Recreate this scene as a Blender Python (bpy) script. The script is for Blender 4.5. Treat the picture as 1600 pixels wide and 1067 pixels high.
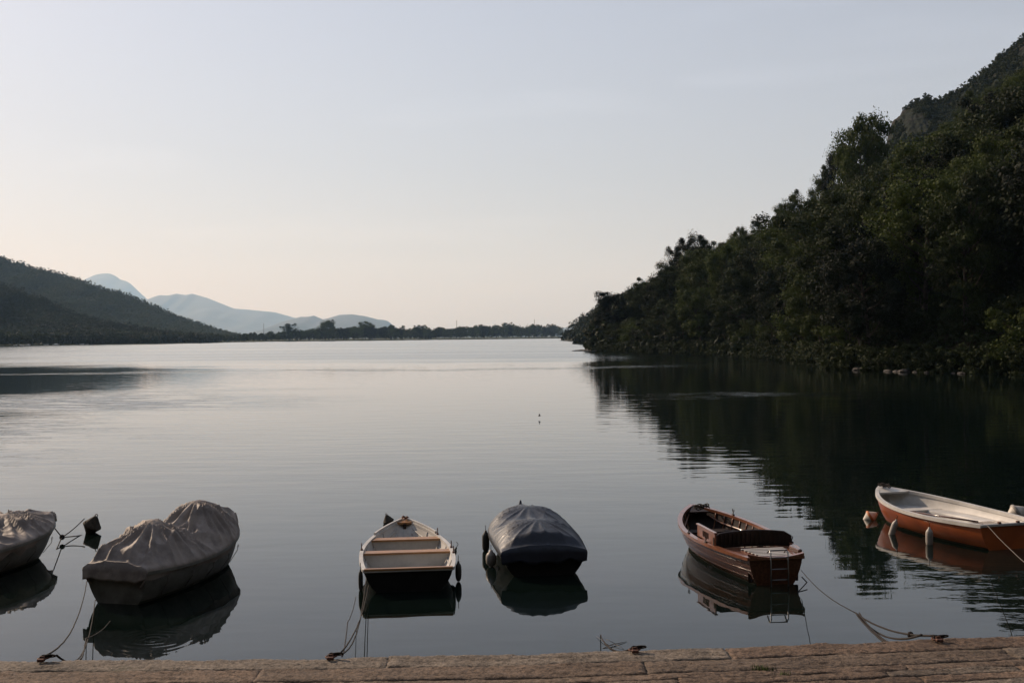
import bpy, math, random
import numpy as np
from mathutils import Vector, Matrix, noise as mnoise

random.seed(7)
rng = np.random.default_rng(11)
R = math.radians
scene = bpy.context.scene
for o in list(bpy.data.objects):
    bpy.data.objects.remove(o, do_unlink=True)
COL = scene.collection

# ------------------------------------------------------------------ camera, sky, sun, exposure
FPX = 1722.0                       # focal length in pixels of the 1600 px wide photograph
cam_d = bpy.data.cameras.new('camera')
cam_d.sensor_width = 36
cam_d.lens = 36 * FPX / 1600
cam_d.clip_start = 0.1
cam_d.clip_end = 80000
cam = bpy.data.objects.new('camera', cam_d)
COL.objects.link(cam)
CAMH = 3.5
cam.matrix_world = (Matrix.Translation((0, 0, CAMH)) @ Matrix.Rotation(R(90 - 0.25), 4, 'X')
                    @ Matrix.Rotation(R(-0.5), 4, 'Z'))
scene.camera = cam
CM = cam.matrix_world.copy()

SUN_AZ = -48.0      # degrees from the view direction, negative = left
SUN_EL = 30.0
w = bpy.data.worlds.new('World')
scene.world = w
w.use_nodes = True
nt = w.node_tree
bg = nt.nodes['Background']
sky = nt.nodes.new('ShaderNodeTexSky')
sky.sky_type = 'NISHITA'
sky.sun_disc = False
sky.sun_elevation = R(SUN_EL)
sky.sun_rotation = R(SUN_AZ)
sky.altitude = 0
sky.air_density = 1.5
sky.dust_density = 1.0
sky.ozone_density = 3.0
# a bright, even, hazy sky: soften the contrast between the sun side and the rest
gm = nt.nodes.new('ShaderNodeGamma')
gm.inputs[1].default_value = 0.66
nt.links.new(sky.outputs[0], gm.inputs[0])
ti = nt.nodes.new('ShaderNodeMix')
ti.data_type = 'RGBA'
ti.blend_type = 'MULTIPLY'
ti.inputs[0].default_value = 1.0
ti.inputs[7].default_value = (.965, .945, 1.055, 1)
hs_ = nt.nodes.new('ShaderNodeHueSaturation')
hs_.inputs['Saturation'].default_value = 0.5
nt.links.new(gm.outputs[0], hs_.inputs['Color'])
nt.links.new(hs_.outputs[0], ti.inputs[6])
# faint high streaks of thin cloud
wtc = nt.nodes.new('ShaderNodeTexCoord')
wmp = nt.nodes.new('ShaderNodeMapping')
wmp.inputs['Rotation'].default_value = (0, R(-14), 0)
wmp.inputs['Scale'].default_value = (2.2, 2.2, 16)
nt.links.new(wtc.outputs['Generated'], wmp.inputs[0])
wn = nt.nodes.new('ShaderNodeTexNoise')
wn.inputs['Scale'].default_value = 1.6
wn.inputs['Detail'].default_value = 5
wn.inputs['Distortion'].default_value = .4
nt.links.new(wmp.outputs[0], wn.inputs['Vector'])
wr = nt.nodes.new('ShaderNodeMapRange')
wr.inputs[1].default_value, wr.inputs[2].default_value, wr.inputs[3].default_value, wr.inputs[4].default_value = .56, .78, 1.0, 1.10
nt.links.new(wn.outputs[0], wr.inputs[0])
cl = nt.nodes.new('ShaderNodeVectorMath')
cl.operation = 'SCALE'
nt.links.new(ti.outputs[2], cl.inputs[0])
nt.links.new(wr.outputs[0], cl.inputs['Scale'])
nt.links.new(cl.outputs[0], bg.inputs[0])
bg.inputs[1].default_value = 0.147

sd = bpy.data.lights.new('sun', 'SUN')
sd.energy = 3.8
sd.angle = R(0.5)
sd.color = (1.0, 0.83, 0.66)
sun = bpy.data.objects.new('sun', sd)
COL.objects.link(sun)
sdir = Vector((math.sin(R(SUN_AZ)) * math.cos(R(SUN_EL)), math.cos(R(SUN_AZ)) * math.cos(R(SUN_EL)), math.sin(R(SUN_EL))))
sun.rotation_euler = (-sdir).to_track_quat('-Z', 'Y').to_euler()
sun.location = sdir * 60

vs = scene.view_settings
scene.display_settings.display_device = 'sRGB'
vs.view_transform = 'Standard'
vs.look = 'None'
vs.gamma = 1
vs.exposure = 0.38
scene.cycles.max_bounces = 8
scene.cycles.volume_bounces = 2
scene.cycles.transparent_max_bounces = 8


def ray(px, py):
    d = CM.to_3x3() @ Vector(((px - 800) / FPX, -(py - 533.5) / FPX, -1))
    return d


def gp(px, py, z=0.0):
    """world point seen at photo pixel px,py on the level plane z"""
    d = ray(px, py)
    k = (z - CAMH) / d.z
    return Vector((d.x * k, d.y * k, z))


def at(px, py, Y):
    d = ray(px, py)
    k = Y / d.y
    return Vector((d.x * k, Y, CAMH + d.z * k))


# ------------------------------------------------------------------ helpers
def tag(o, label=None, cat=None, group=None, kind=None):
    if label: o['label'] = label
    if cat: o['category'] = cat
    if group: o['group'] = group
    if kind: o['kind'] = kind
    return o


def empty(name, loc, rz=0.0):
    o = bpy.data.objects.new(name, None)
    COL.objects.link(o)
    o.location = loc
    o.rotation_euler = (0, 0, rz)
    o.empty_display_size = 0.2
    return o


class MB:
    def __init__(s):
        s.v = []
        s.f = []
        s.sm = []

    def add(s, vs_, fs, smooth=False):
        n = len(s.v)
        s.v.extend([tuple(p) for p in vs_])
        s.f.extend([tuple(i + n for i in f) for f in fs])
        s.sm.extend([smooth] * len(fs))

    def box(s, c, size, M=None, bev=0.0):
        cx, cy, cz = c
        hx, hy, hz = size[0] / 2, size[1] / 2, size[2] / 2
        if bev <= 0:
            vs_ = [(cx + a * hx, cy + b * hy, cz + d * hz) for a in (-1, 1) for b in (-1, 1) for d in (-1, 1)]
            fs = [(0, 1, 3, 2), (4, 6, 7, 5), (0, 4, 5, 1), (2, 3, 7, 6), (0, 2, 6, 4), (1, 5, 7, 3)]
        else:
            b_ = min(bev, hx * .45, hy * .45, hz * .45)
            vs_ = []
            for a in (-1, 1):
                for b in (-1, 1):
                    for d in (-1, 1):
                        vs_.append((cx + a * hx, cy + b * (hy - b_), cz + d * (hz - b_)))
                        vs_.append((cx + a * (hx - b_), cy + b * hy, cz + d * (hz - b_)))
                        vs_.append((cx + a * (hx - b_), cy + b * (hy - b_), cz + d * hz))

            def I(a, b, d, k): return ((a * 2 + b) * 2 + d) * 3 + k
            fs = []
            for a in (0, 1):
                q = [I(a, 0, 0, 0), I(a, 0, 1, 0), I(a, 1, 1, 0), I(a, 1, 0, 0)]
                fs.append(q if a == 0 else q[::-1])
                q = [I(0, a, 0, 1), I(1, a, 0, 1), I(1, a, 1, 1), I(0, a, 1, 1)]
                fs.append(q if a == 0 else q[::-1])
                q = [I(0, 0, a, 2), I(0, 1, a, 2), I(1, 1, a, 2), I(1, 0, a, 2)]
                fs.append(q if a == 0 else q[::-1])
            for a in (0, 1):
                for b in (0, 1):
                    fs.append([I(a, b, 0, 0), I(a, b, 1, 0), I(a, b, 1, 1), I(a, b, 0, 1)])
                    fs.append([I(a, 0, b, 0), I(a, 1, b, 0), I(a, 1, b, 2), I(a, 0, b, 2)])
                    fs.append([I(0, a, b, 1), I(1, a, b, 1), I(1, a, b, 2), I(0, a, b, 2)])
                    for d in (0, 1):
                        fs.append([I(a, b, d, 0), I(a, b, d, 1), I(a, b, d, 2)])
        if M is not None:
            vs_ = [M @ Vector(p) for p in vs_]
        s.add(vs_, fs)

    def tube(s, pts, r, n=6, cap=True):
        pts = [Vector(p) for p in pts]
        rs = r if hasattr(r, '__len__') else [r] * len(pts)
        vs_, fs = [], []
        up = None
        for i, p in enumerate(pts):
            a = pts[max(i - 1, 0)]
            b = pts[min(i + 1, len(pts) - 1)]
            t = (b - a).normalized() if (b - a).length > 1e-9 else Vector((0, 0, 1))
            if up is None:
                up = t.orthogonal().normalized()
            else:
                up = (up - t * up.dot(t))
                up = up.normalized() if up.length > 1e-6 else t.orthogonal().normalized()
            q = t.cross(up)
            for k in range(n):
                an = 2 * math.pi * k / n
                vs_.append(p + (up * math.cos(an) + q * math.sin(an)) * rs[i])
        for i in range(len(pts) - 1):
            for k in range(n):
                a = i * n + k
                b = i * n + (k + 1) % n
                fs.append((a, b, b + n, a + n))
        if cap:
            fs.append(tuple(range(n))[::-1])
            fs.append(tuple((len(pts) - 1) * n + k for k in range(n)))
        s.add(vs_, fs, True)

    def lathe(s, prof, M, n=16):
        """prof: (radius, height) along local z"""
        vs_, fs = [], []
        for r_, h in prof:
            for k in range(n):
                a = 2 * math.pi * k / n
                vs_.append(M @ Vector((r_ * math.cos(a), r_ * math.sin(a), h)))
        for i in range(len(prof) - 1):
            for k in range(n):
                a = i * n + k
                b = i * n + (k + 1) % n
                fs.append((a, b, b + n, a + n))
        s.add(vs_, fs, True)

    def grid(s, P, smooth=True, flip=False):
        """P[i][j] points"""
        ni, nj = len(P), len(P[0])
        vs_ = [p for row in P for p in row]
        fs = []
        for i in range(ni - 1):
            for j in range(nj - 1):
                q = (i * nj + j, i * nj + j + 1, (i + 1) * nj + j + 1, (i + 1) * nj + j)
                fs.append(q[::-1] if flip else q)
        s.add(vs_, fs, smooth)

    def build(s, name, mat, parent=None, loc=None):
        me = bpy.data.meshes.new(name)
        me.from_pydata(s.v, [], s.f)
        me.validate()
        if len(me.polygons) == len(s.sm):
            me.polygons.foreach_set('use_smooth', s.sm)
        me.materials.append(mat)
        me.update()
        o = bpy.data.objects.new(name, me)
        COL.objects.link(o)
        if parent: o.parent = parent
        if loc is not None: o.location = loc
        return o


def np_mesh(name, V, F, mat, smooth=False):
    """fast mesh from numpy arrays; F (n,4) quads"""
    me = bpy.data.meshes.new(name)
    n = len(F)
    k = F.shape[1]
    me.vertices.add(len(V))
    me.vertices.foreach_set('co', np.ascontiguousarray(V, dtype=np.float32).ravel())
    me.loops.add(n * k)
    me.loops.foreach_set('vertex_index', np.ascontiguousarray(F, dtype=np.int32).ravel())
    me.polygons.add(n)
    me.polygons.foreach_set('loop_start', np.arange(0, n * k, k, dtype=np.int32))
    me.polygons.foreach_set('loop_total', np.full(n, k, dtype=np.int32))
    me.polygons.foreach_set('use_smooth', np.full(n, smooth))
    me.update(calc_edges=True)
    me.materials.append(mat)
    return me


def obj_from(name, me, parent=None, loc=None):
    o = bpy.data.objects.new(name, me)
    COL.objects.link(o)
    if parent: o.parent = parent
    if loc is not None: o.location = loc
    return o


def fbm(x, y, z=0.0, o=4):
    return mnoise.fractal(Vector((x, y, z)), 1.0, 2.0, o)


# ------------------------------------------------------------------ materials
def mat(name, col, rough=0.6, spec=0.5, metal=0.0, var=0.0, vscale=3.0, bump=0.0, bscale=20.0, col2=None,
        stretch=None, coat=0.0, thr=None):
    m = bpy.data.materials.new(name)
    m.use_nodes = True
    t = m.node_tree
    p = t.nodes['Principled BSDF']
    p.inputs['Roughness'].default_value = rough
    p.inputs['Metallic'].default_value = metal
    p.inputs['Specular IOR Level'].default_value = spec
    p.inputs['Coat Weight'].default_value = coat
    p.inputs['Base Color'].default_value = (*col, 1)
    tc = t.nodes.new('ShaderNodeTexCoord')
    mp = t.nodes.new('ShaderNodeMapping')
    t.links.new(tc.outputs['Object'], mp.inputs[0])
    if stretch: mp.inputs['Scale'].default_value = stretch
    if var > 0 or col2:
        n = t.nodes.new('ShaderNodeTexNoise')
        n.inputs['Scale'].default_value = vscale
        n.inputs['Detail'].default_value = 8
        n.inputs['Roughness'].default_value = 0.65
        t.links.new(mp.outputs[0], n.inputs['Vector'])
        cr = t.nodes.new('ShaderNodeValToRGB')
        a, b = thr or (0.35, 0.65)
        cr.color_ramp.elements[0].position = a
        cr.color_ramp.elements[1].position = b
        if col2:
            cr.color_ramp.elements[0].color = (*col, 1)
            cr.color_ramp.elements[1].color = (*col2, 1)
        else:
            cr.color_ramp.elements[0].color = (*[c * (1 - var) for c in col], 1)
            cr.color_ramp.elements[1].color = (*[min(1, c * (1 + var)) for c in col], 1)
        t.links.new(n.outputs[0], cr.inputs[0])
        t.links.new(cr.outputs[0], p.inputs['Base Color'])
    if bump > 0:
        n2 = t.nodes.new('ShaderNodeTexNoise')
        n2.inputs['Scale'].default_value = bscale
        n2.inputs['Detail'].default_value = 6
        t.links.new(mp.outputs[0], n2.inputs['Vector'])
        b = t.nodes.new('ShaderNodeBump')
        b.inputs['Strength'].default_value = 1.0
        b.inputs['Distance'].default_value = bump
        t.links.new(n2.outputs[0], b.inputs['Height'])
        t.links.new(b.outputs[0], p.inputs['Normal'])
    return m


def leaf_mat(name, c1, c2, scale=0.12, trans=0.25):
    m = bpy.data.materials.new(name)
    m.use_nodes = True
    t = m.node_tree
    p = t.nodes['Principled BSDF']
    out = t.nodes['Material Output']
    g = t.nodes.new('ShaderNodeNewGeometry')
    oi = t.nodes.new('ShaderNodeObjectInfo')
    n = t.nodes.new('ShaderNodeTexNoise')
    n.inputs['Scale'].default_value = scale
    n.inputs['Detail'].default_value = 3
    t.links.new(g.outputs['Position'], n.inputs['Vector'])
    a1 = t.nodes.new('ShaderNodeMath'); a1.operation = 'MULTIPLY_ADD'
    t.links.new(oi.outputs['Random'], a1.inputs[0])
    a1.inputs[1].default_value = 0.60
    t.links.new(n.outputs[0], a1.inputs[2])
    a2 = t.nodes.new('ShaderNodeMath'); a2.operation = 'MULTIPLY_ADD'
    t.links.new(g.outputs['Random Per Island'], a2.inputs[0])
    a2.inputs[1].default_value = 0.14
    t.links.new(a1.outputs[0], a2.inputs[2])
    cr = t.nodes.new('ShaderNodeValToRGB')
    cr.color_ramp.elements[0].position = 0.50
    cr.color_ramp.elements[1].position = 1.10
    cr.color_ramp.elements[0].color = (*c1, 1)
    cr.color_ramp.elements[1].color = (*c2, 1)
    t.links.new(a2.outputs[0], cr.inputs[0])
    t.links.new(cr.outputs[0], p.inputs['Base Color'])
    p.inputs['Roughness'].default_value = 0.75
    p.inputs['Specular IOR Level'].default_value = 0.2
    tr = t.nodes.new('ShaderNodeBsdfTranslucent')
    t.links.new(cr.outputs[0], tr.inputs[0])
    mx = t.nodes.new('ShaderNodeMixShader')
    mx.inputs[0].default_value = trans
    t.links.new(p.outputs[0], mx.inputs[1])
    t.links.new(tr.outputs[0], mx.inputs[2])
    t.links.new(mx.outputs[0], out.inputs[0])
    return m


M_leaf = leaf_mat('leaves', (0.003, 0.006, 0.001), (0.046, 0.062, 0.010), 0.10)
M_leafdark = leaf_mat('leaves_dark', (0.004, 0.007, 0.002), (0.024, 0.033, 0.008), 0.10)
M_forest = leaf_mat('forest_leaves', (0.006, 0.011, 0.005), (0.034, 0.042, 0.016), 0.012)
M_bark = mat('bark', (0.05, 0.038, 0.028), 0.9, 0.2, var=0.5, vscale=1.5, bump=0.03, bscale=6)
M_soil = mat('hillside_soil', (0.014, 0.017, 0.008), 0.95, 0.1, col2=(0.035, 0.026, 0.016), vscale=0.08, bump=0.4, bscale=0.5, thr=(.45, .75))
M_cliff = mat('cliff_rock', (0.014, 0.017, 0.010), 0.95, 0.1, col2=(0.045, 0.030, 0.022), vscale=0.09, bump=2.5, bscale=0.3, thr=(.52, .70), stretch=(1, 1, .5))
M_land = mat('meadow', (0.03, 0.04, 0.018), 0.95, 0.1, col2=(0.07, 0.07, 0.035), vscale=0.02)
M_hillfar = mat('wooded_hill', (0.010, 0.016, 0.008), 0.95, 0.1, col2=(0.025, 0.03, 0.014), vscale=0.02, bump=3, bscale=0.06)
M_mount = mat('mountain_rock', (0.05, 0.06, 0.05), 0.95, 0.1, col2=(0.12, 0.12, 0.11), vscale=0.0006)


# ------------------------------------------------------------------ water
def water_material():
    m = bpy.data.materials.new('lake_water')
    m.use_nodes = True
    t = m.node_tree
    L = t.links
    p = t.nodes['Principled BSDF']
    p.inputs['Base Color'].default_value = (0.003, 0.006, 0.005, 1)
    p.inputs['Roughness'].default_value = 0.015
    p.inputs['IOR'].default_value = 1.333
    g = t.nodes.new('ShaderNodeNewGeometry')
    sep = t.nodes.new('ShaderNodeSeparateXYZ')
    L.new(g.outputs['Position'], sep.inputs[0])

    def math_(op, a, b=None, c=None, clamp=False):
        n = t.nodes.new('ShaderNodeMath')
        n.operation = op
        n.use_clamp = clamp
        for i, v in enumerate((a, b, c)):
            if v is None: continue
            if isinstance(v, (int, float)): n.inputs[i].default_value = v
            else: L.new(v, n.inputs[i])
        return n.outputs[0]

    def noise(scale, vec, detail=2, rough=.5):
        n = t.nodes.new('ShaderNodeTexNoise')
        n.inputs['Scale'].default_value = scale
        n.inputs['Detail'].default_value = detail
        n.inputs['Roughness'].default_value = rough
        L.new(vec, n.inputs['Vector'])
        return n.outputs[0]

    def mapped(sx, sy, rz=0.0):
        n = t.nodes.new('ShaderNodeMapping')
        n.inputs['Scale'].default_value = (sx, sy, 1)
        n.inputs['Rotation'].default_value = (0, 0, rz)
        L.new(g.outputs['Position'], n.inputs[0])
        return n.outputs[0]

    def ramp(val, stops):
        n = t.nodes.new('ShaderNodeMapRange')
        n.interpolation_type = 'SMOOTHSTEP'
        n.inputs[1].default_value, n.inputs[2].default_value, n.inputs[3].default_value, n.inputs[4].default_value = stops
        L.new(val, n.inputs[0])
        return n.outputs[0]
    X, Y = sep.outputs[0], sep.outputs[1]
    # distance warped a little so that the wind bands have ragged edges
    wob = noise(0.03, mapped(1, 1), 3)
    wob = math_('SUBTRACT', wob, 0.5)
    Yw = math_('MULTIPLY_ADD', math_('MULTIPLY', wob, Y), 0.45, Y)

    def band(y0, y1, soft, src=None):
        a = ramp(src or Yw, (y0 - soft, y0 + soft, 0, 1))
        b = ramp(src or Yw, (y1 - soft, y1 + soft, 1, 0))
        return math_('MULTIPLY', a, b)
    left = ramp(X, (-4, -24, 0, 1))
    # wind ruffled zones
    far = ramp(Yw, (128, 175, 0, 1))
    glit = ramp(noise(1.0, mapped(.22, 1), 5, .7), (0.46, 0.60, 0, 1))
    near_l = math_('MULTIPLY', math_('MULTIPLY', band(30, 72, 9), left), ramp(noise(.06, mapped(.25, 1), 4), (.40, .58, .15, 1)))
    b1 = math_('MULTIPLY', band(59, 65, 1.5), ramp(X, (6, 14, 0, 1)))
    b2 = math_('MULTIPLY', band(118, 124, 4), .7)
    patch = ramp(noise(0.05, mapped(.35, 1), 3), (0.58, 0.72, 0, .4))
    mid = math_('MULTIPLY', patch, ramp(Y, (26, 60, 0, 1)))
    near_r = math_('MULTIPLY', math_('MULTIPLY', band(12, 18, 2.0, Y), ramp(X, (5.2, 7.0, 0, 1))), 0.55)
    wind = far
    b1 = math_('MULTIPLY', math_('MULTIPLY', b1, glit), .5)
    b2 = math_('MULTIPLY', b2, glit)
    near_l = math_('MULTIPLY', near_l, math_('MULTIPLY_ADD', glit, .7, .3))
    far = math_('MULTIPLY', far, ramp(noise(.05, mapped(.12, 1), 4), (.30, .55, .55, 1)))
    wind = far
    for q in (near_l, b1, b2, mid, near_r):
        wind = math_('MAXIMUM', wind, q)
    # small ruffles, elongated across the view
    n1 = noise(2.2, mapped(0.45, 1, R(6)), 3, .55)
    n2 = noise(7.0, mapped(0.6, 1, R(-8)), 2)
    ruff = math_('MULTIPLY_ADD', n2, 0.25, n1)
    ruff = math_('MULTIPLY', ruff, wind)
    # slow calm undulation everywhere
    c1 = noise(0.8, mapped(0.5, 1, R(4)), 2)
    c2 = noise(3.5, mapped(0.35, 1, R(-3)), 1)
    c3 = math_('MULTIPLY', noise(1.5, mapped(.30, 1, R(2)), 2), ramp(Y, (17, 32, 0, .75)))
    calm = math_('ADD', math_('MULTIPLY_ADD', c2, 0.10, math_('MULTIPLY', c1, 0.55)), c3)
    # rings of ripples off the stern of the covered boat
    rc = gp(238, 1000)
    dx = math_('SUBTRACT', X, rc.x)
    dy = math_('SUBTRACT', Y, rc.y)
    rr = math_('SQRT', math_('ADD', math_('MULTIPLY', dx, dx), math_('MULTIPLY', dy, dy)))
    rr = math_('ADD', rr, math_('MULTIPLY', noise(1.7, mapped(1, 1), 2), .25))
    ring = math_('SINE', math_('MULTIPLY', rr, 2 * math.pi / 0.13))
    ring = math_('MULTIPLY', ring, ramp(rr, (0.25, 0.85, 1, 0)))
    h = math_('MULTIPLY_ADD', ruff, 0.017, math_('MULTIPLY', calm, 0.011))
    h = math_('MULTIPLY_ADD', ring, 0.0008, h)
    b = t.nodes.new('ShaderNodeBump')
    b.inputs['Strength'].default_value = 1.0
    b.inputs['Distance'].default_value = 1.0
    L.new(h, b.inputs['Height'])
    # ruffled water shows mostly the wave faces turned to the shore: it mirrors higher sky
    cx = t.nodes.new('ShaderNodeCombineXYZ')
    wb = math_('MULTIPLY', wind, ramp(Y, (18, 34, .1, 1)))
    L.new(math_('MULTIPLY', wb, -0.055), cx.inputs[1])
    va = t.nodes.new('ShaderNodeVectorMath'); va.operation = 'ADD'
    L.new(b.outputs[0], va.inputs[0]); L.new(cx.outputs[0], va.inputs[1])
    vn = t.nodes.new('ShaderNodeVectorMath'); vn.operation = 'NORMALIZE'
    L.new(va.outputs[0], vn.inputs[0])
    L.new(vn.outputs[0], p.inputs['Normal'])
    L.new(math_('MULTIPLY_ADD', wind, 0.05, 0.012), p.inputs['Roughness'])
    return m


mb = MB()
mb.add([(-2500, 5.0, 0), (2500, 5.0, 0), (2500, 2200, 0), (-2500, 2200, 0)], [(0, 1, 2, 3)])
water = mb.build('water', water_material())
tag(water, 'calm dark lake reflecting the pale sky and wooded hill', 'water', kind='structure')

# ------------------------------------------------------------------ far shore land, hills, mountains
shore_px = [(-900, 560), (-400, 549), (0, 541), (150, 538.5), (300, 536), (430, 533.5), (620, 531.5), (860, 528.6), (1100, 526.5)]
mb = MB()
rows = []
pts = [gp(x, y) for x, y in shore_px]
rows.append([(p.x, p.y, -1.0) for p in pts])
rows.append([(p.x * 1.002, p.y * 1.002, 0.7) for p in pts])
rows.append([(p.x * 1.3, p.y * 1.3, 1.6) for p in pts])
rows.append([(p.x * 8, p.y * 8, 3) for p in pts])
rows.append([(p.x * 40, 60000, 3) for p in pts])
mb.grid(rows, smooth=False, flip=True)
land = mb.build('ground', M_land)
tag(land, 'low flat far shore of the lake', 'ground', kind='structure')


def interp(tbl, x):
    if x <= tbl[0][0]:
        s = (tbl[1][1] - tbl[0][1]) / (tbl[1][0] - tbl[0][0])
        return tbl[0][1] + s * (x - tbl[0][0]) * 0.5
    for (a, ya), (b, yb) in zip(tbl, tbl[1:]):
        if x <= b:
            return ya + (yb - ya) * (x - a) / (b - a)
    return tbl[-1][1]


def ridge(name, tbl, D, front, back, step, mater, label, jag=0.0, x0=None, lift=0.0, texh=0.0, nrow=16):
    """a hill whose crest runs at distance about D; tbl gives its height along the crest"""
    xs = np.arange(x0 if x0 is not None else tbl[0][0], tbl[-1][0] + step, step)
    P = []
    crest = []
    for px in xs:
        y = interp(tbl, px)
        d_ = D * (1 + 0.10 * fbm(px * 0.006, D * .01))
        c = at(px, y, d_)
        c.z = max(c.z - lift, 0.5)
        crest.append(c)
    for i in range(nrow + 1):
        u = i / nrow
        row = []
        for c, px in zip(crest, xs):
            uu = u if u <= 1 else 1
            Yd = c.y - front * (1 - u)
            zz = c.z * (u ** 1.15)
            gull = fbm(px * 0.012, u * 1.5, D * 0.003, 5) * c.z * 0.16 * math.sin(math.pi * u)
            row.append((c.x * (0.55 + 0.45 * (Yd / c.y)) , Yd, max(zz + gull, -1)))
        P.append(row)
    for u, f in ((0.3, .75), (0.65, .4), (1.0, 0.0)):
        P.append([(c.x * (1 + 0.3 * u * back / c.y), c.y + back * u, c.z * f - (2 if f == 0 else 0)) for c in crest])
    mb = MB()
    mb.grid(P, smooth=True, flip=True)
    o = mb.build(name, mater)
    tag(o, label, name, kind='structure')
    return P, o


TA = [(60, 480), (100, 462), (120, 446), (138, 434), (150, 429), (160, 427.5), (170, 427), (180, 431), (188, 437), (197, 439), (205, 444), (215, 456), (228, 466), (240, 475), (262, 492), (290, 510), (310, 524)]
TB = [(120, 515), (170, 495), (205, 478), (225, 470), (240, 464), (250, 461), (262, 462), (275, 459), (290, 461), (300, 459), (312, 462), (325, 466), (345, 474), (365, 482), (390, 484), (430, 488), (455, 495), (480, 502), (520, 512), (560, 522)]
TC = [(395, 521), (420, 512), (437, 504), (450, 500), (470, 495), (482, 495), (490, 493), (505, 499), (517, 496), (530, 492), (550, 491), (570, 494), (590, 499), (602, 500), (609, 503), (612, 508), (620, 513), (627, 520), (640, 523)]
ridge('mountain', TA, 26000, 6000, 6000, 4, M_mount, 'rounded pale blue peak farthest behind the left hills')
ridge('mountain', TB, 21000, 6000, 5000, 5, M_mount, 'long pale blue mountain sloping down behind the left hill')
ridge('mountain', TC, 14000, 3500, 3000, 5, M_mount, 'low blue double hump ending in a bluff beyond the tree line')
ridge('mountain', [(620, 522), (680, 512), (720, 518), (760, 516), (835, 508), (900, 505), (1000, 500), (1200, 505)], 17000, 3500, 3000, 8, M_mount, 'faint low ridge behind the far tree line', lift=60)

TL = [(-900, 90), (-500, 250), (-200, 340), (0, 395), (12, 399), (20, 404), (35, 405), (58, 416), (75, 418), (100, 425), (115, 429), (135, 436), (160, 445), (172, 449), (190, 452), (215, 462), (230, 469), (245, 473), (265, 485), (280, 490), (300, 497), (320, 504), (345, 513), (370, 519), (400, 523)]
TN = [(-900, 280), (-500, 350), (-200, 400), (0, 436), (20, 443), (50, 455), (75, 463), (100, 477), (140, 492), (180, 500), (220, 508), (260, 515), (300, 520), (340, 526)]
PL, _ = ridge('hill', TL, 2100, 950, 900, 10, M_hillfar, 'tall wooded hill sloping down to the far left shore', lift=9)
PN, _ = ridge('hill', TN, 1150, 320, 300, 10, M_hillfar, 'nearer dark wooded slope low on the left shore', lift=9)
# unseen slope behind the viewer, added to cut the sky light
P = []
for k in range(13):
    u = k / 12
    row = []
    for a in range(-110, 111, 10):
        rad = 55 + 420 * u
        zz = (1.85 if k == 0 else 1.85 + 330 * u ** 0.8 * (1 + .25 * mnoise.noise(Vector((a * .03, u * 3, 2)))) * math.cos(R(a * .72)) ** .5)
        row.append((math.sin(R(a)) * rad * 1.1, -math.cos(R(a)) * rad, zz))
    P.append(row)
mb = MB()
mb.grid(P, True)
tag(mb.build('hill', M_hillfar), 'unseen wooded slope added behind the quay to cut the sky light', 'hill', kind='structure')


# ------------------------------------------------------------------ foliage generators
def leaf_cloud(centers, radii, per, size, flat=0.8, seed=0, shell=0.55):
    """leaf quads spread through the outer volume of every clump"""
    r = np.random.default_rng(seed)
    C = np.repeat(np.asarray(centers), per, axis=0)
    Rr = np.repeat(np.asarray(radii), per, axis=0)
    n = len(C)
    d = r.normal(size=(n, 3))
    d /= np.linalg.norm(d, axis=1)[:, None]
    rad = Rr * (shell + (1 - shell) * r.random(n)) * (0.9 + 0.35 * r.random(n))
    d2 = d * np.array([1, 1, flat])
    P = C + d2 * rad[:, None]
    nrm = d + 0.5 * r.normal(size=(n, 3))
    nrm /= np.linalg.norm(nrm, axis=1)[:, None]
    a = np.cross(nrm, r.normal(size=(n, 3)))
    a /= np.linalg.norm(a, axis=1)[:, None]
    b = np.cross(nrm, a)
    s = size * (0.6 + 0.8 * r.random(n))[:, None]
    e = (0.5 + 0.3 * r.random(n))[:, None]
    V = np.stack([P - a * s, P - b * s * e, P + a * s, P + b * s * e], axis=1).reshape(-1, 3)
    F = np.arange(len(V)).reshape(-1, 4)
    return V, F


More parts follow.
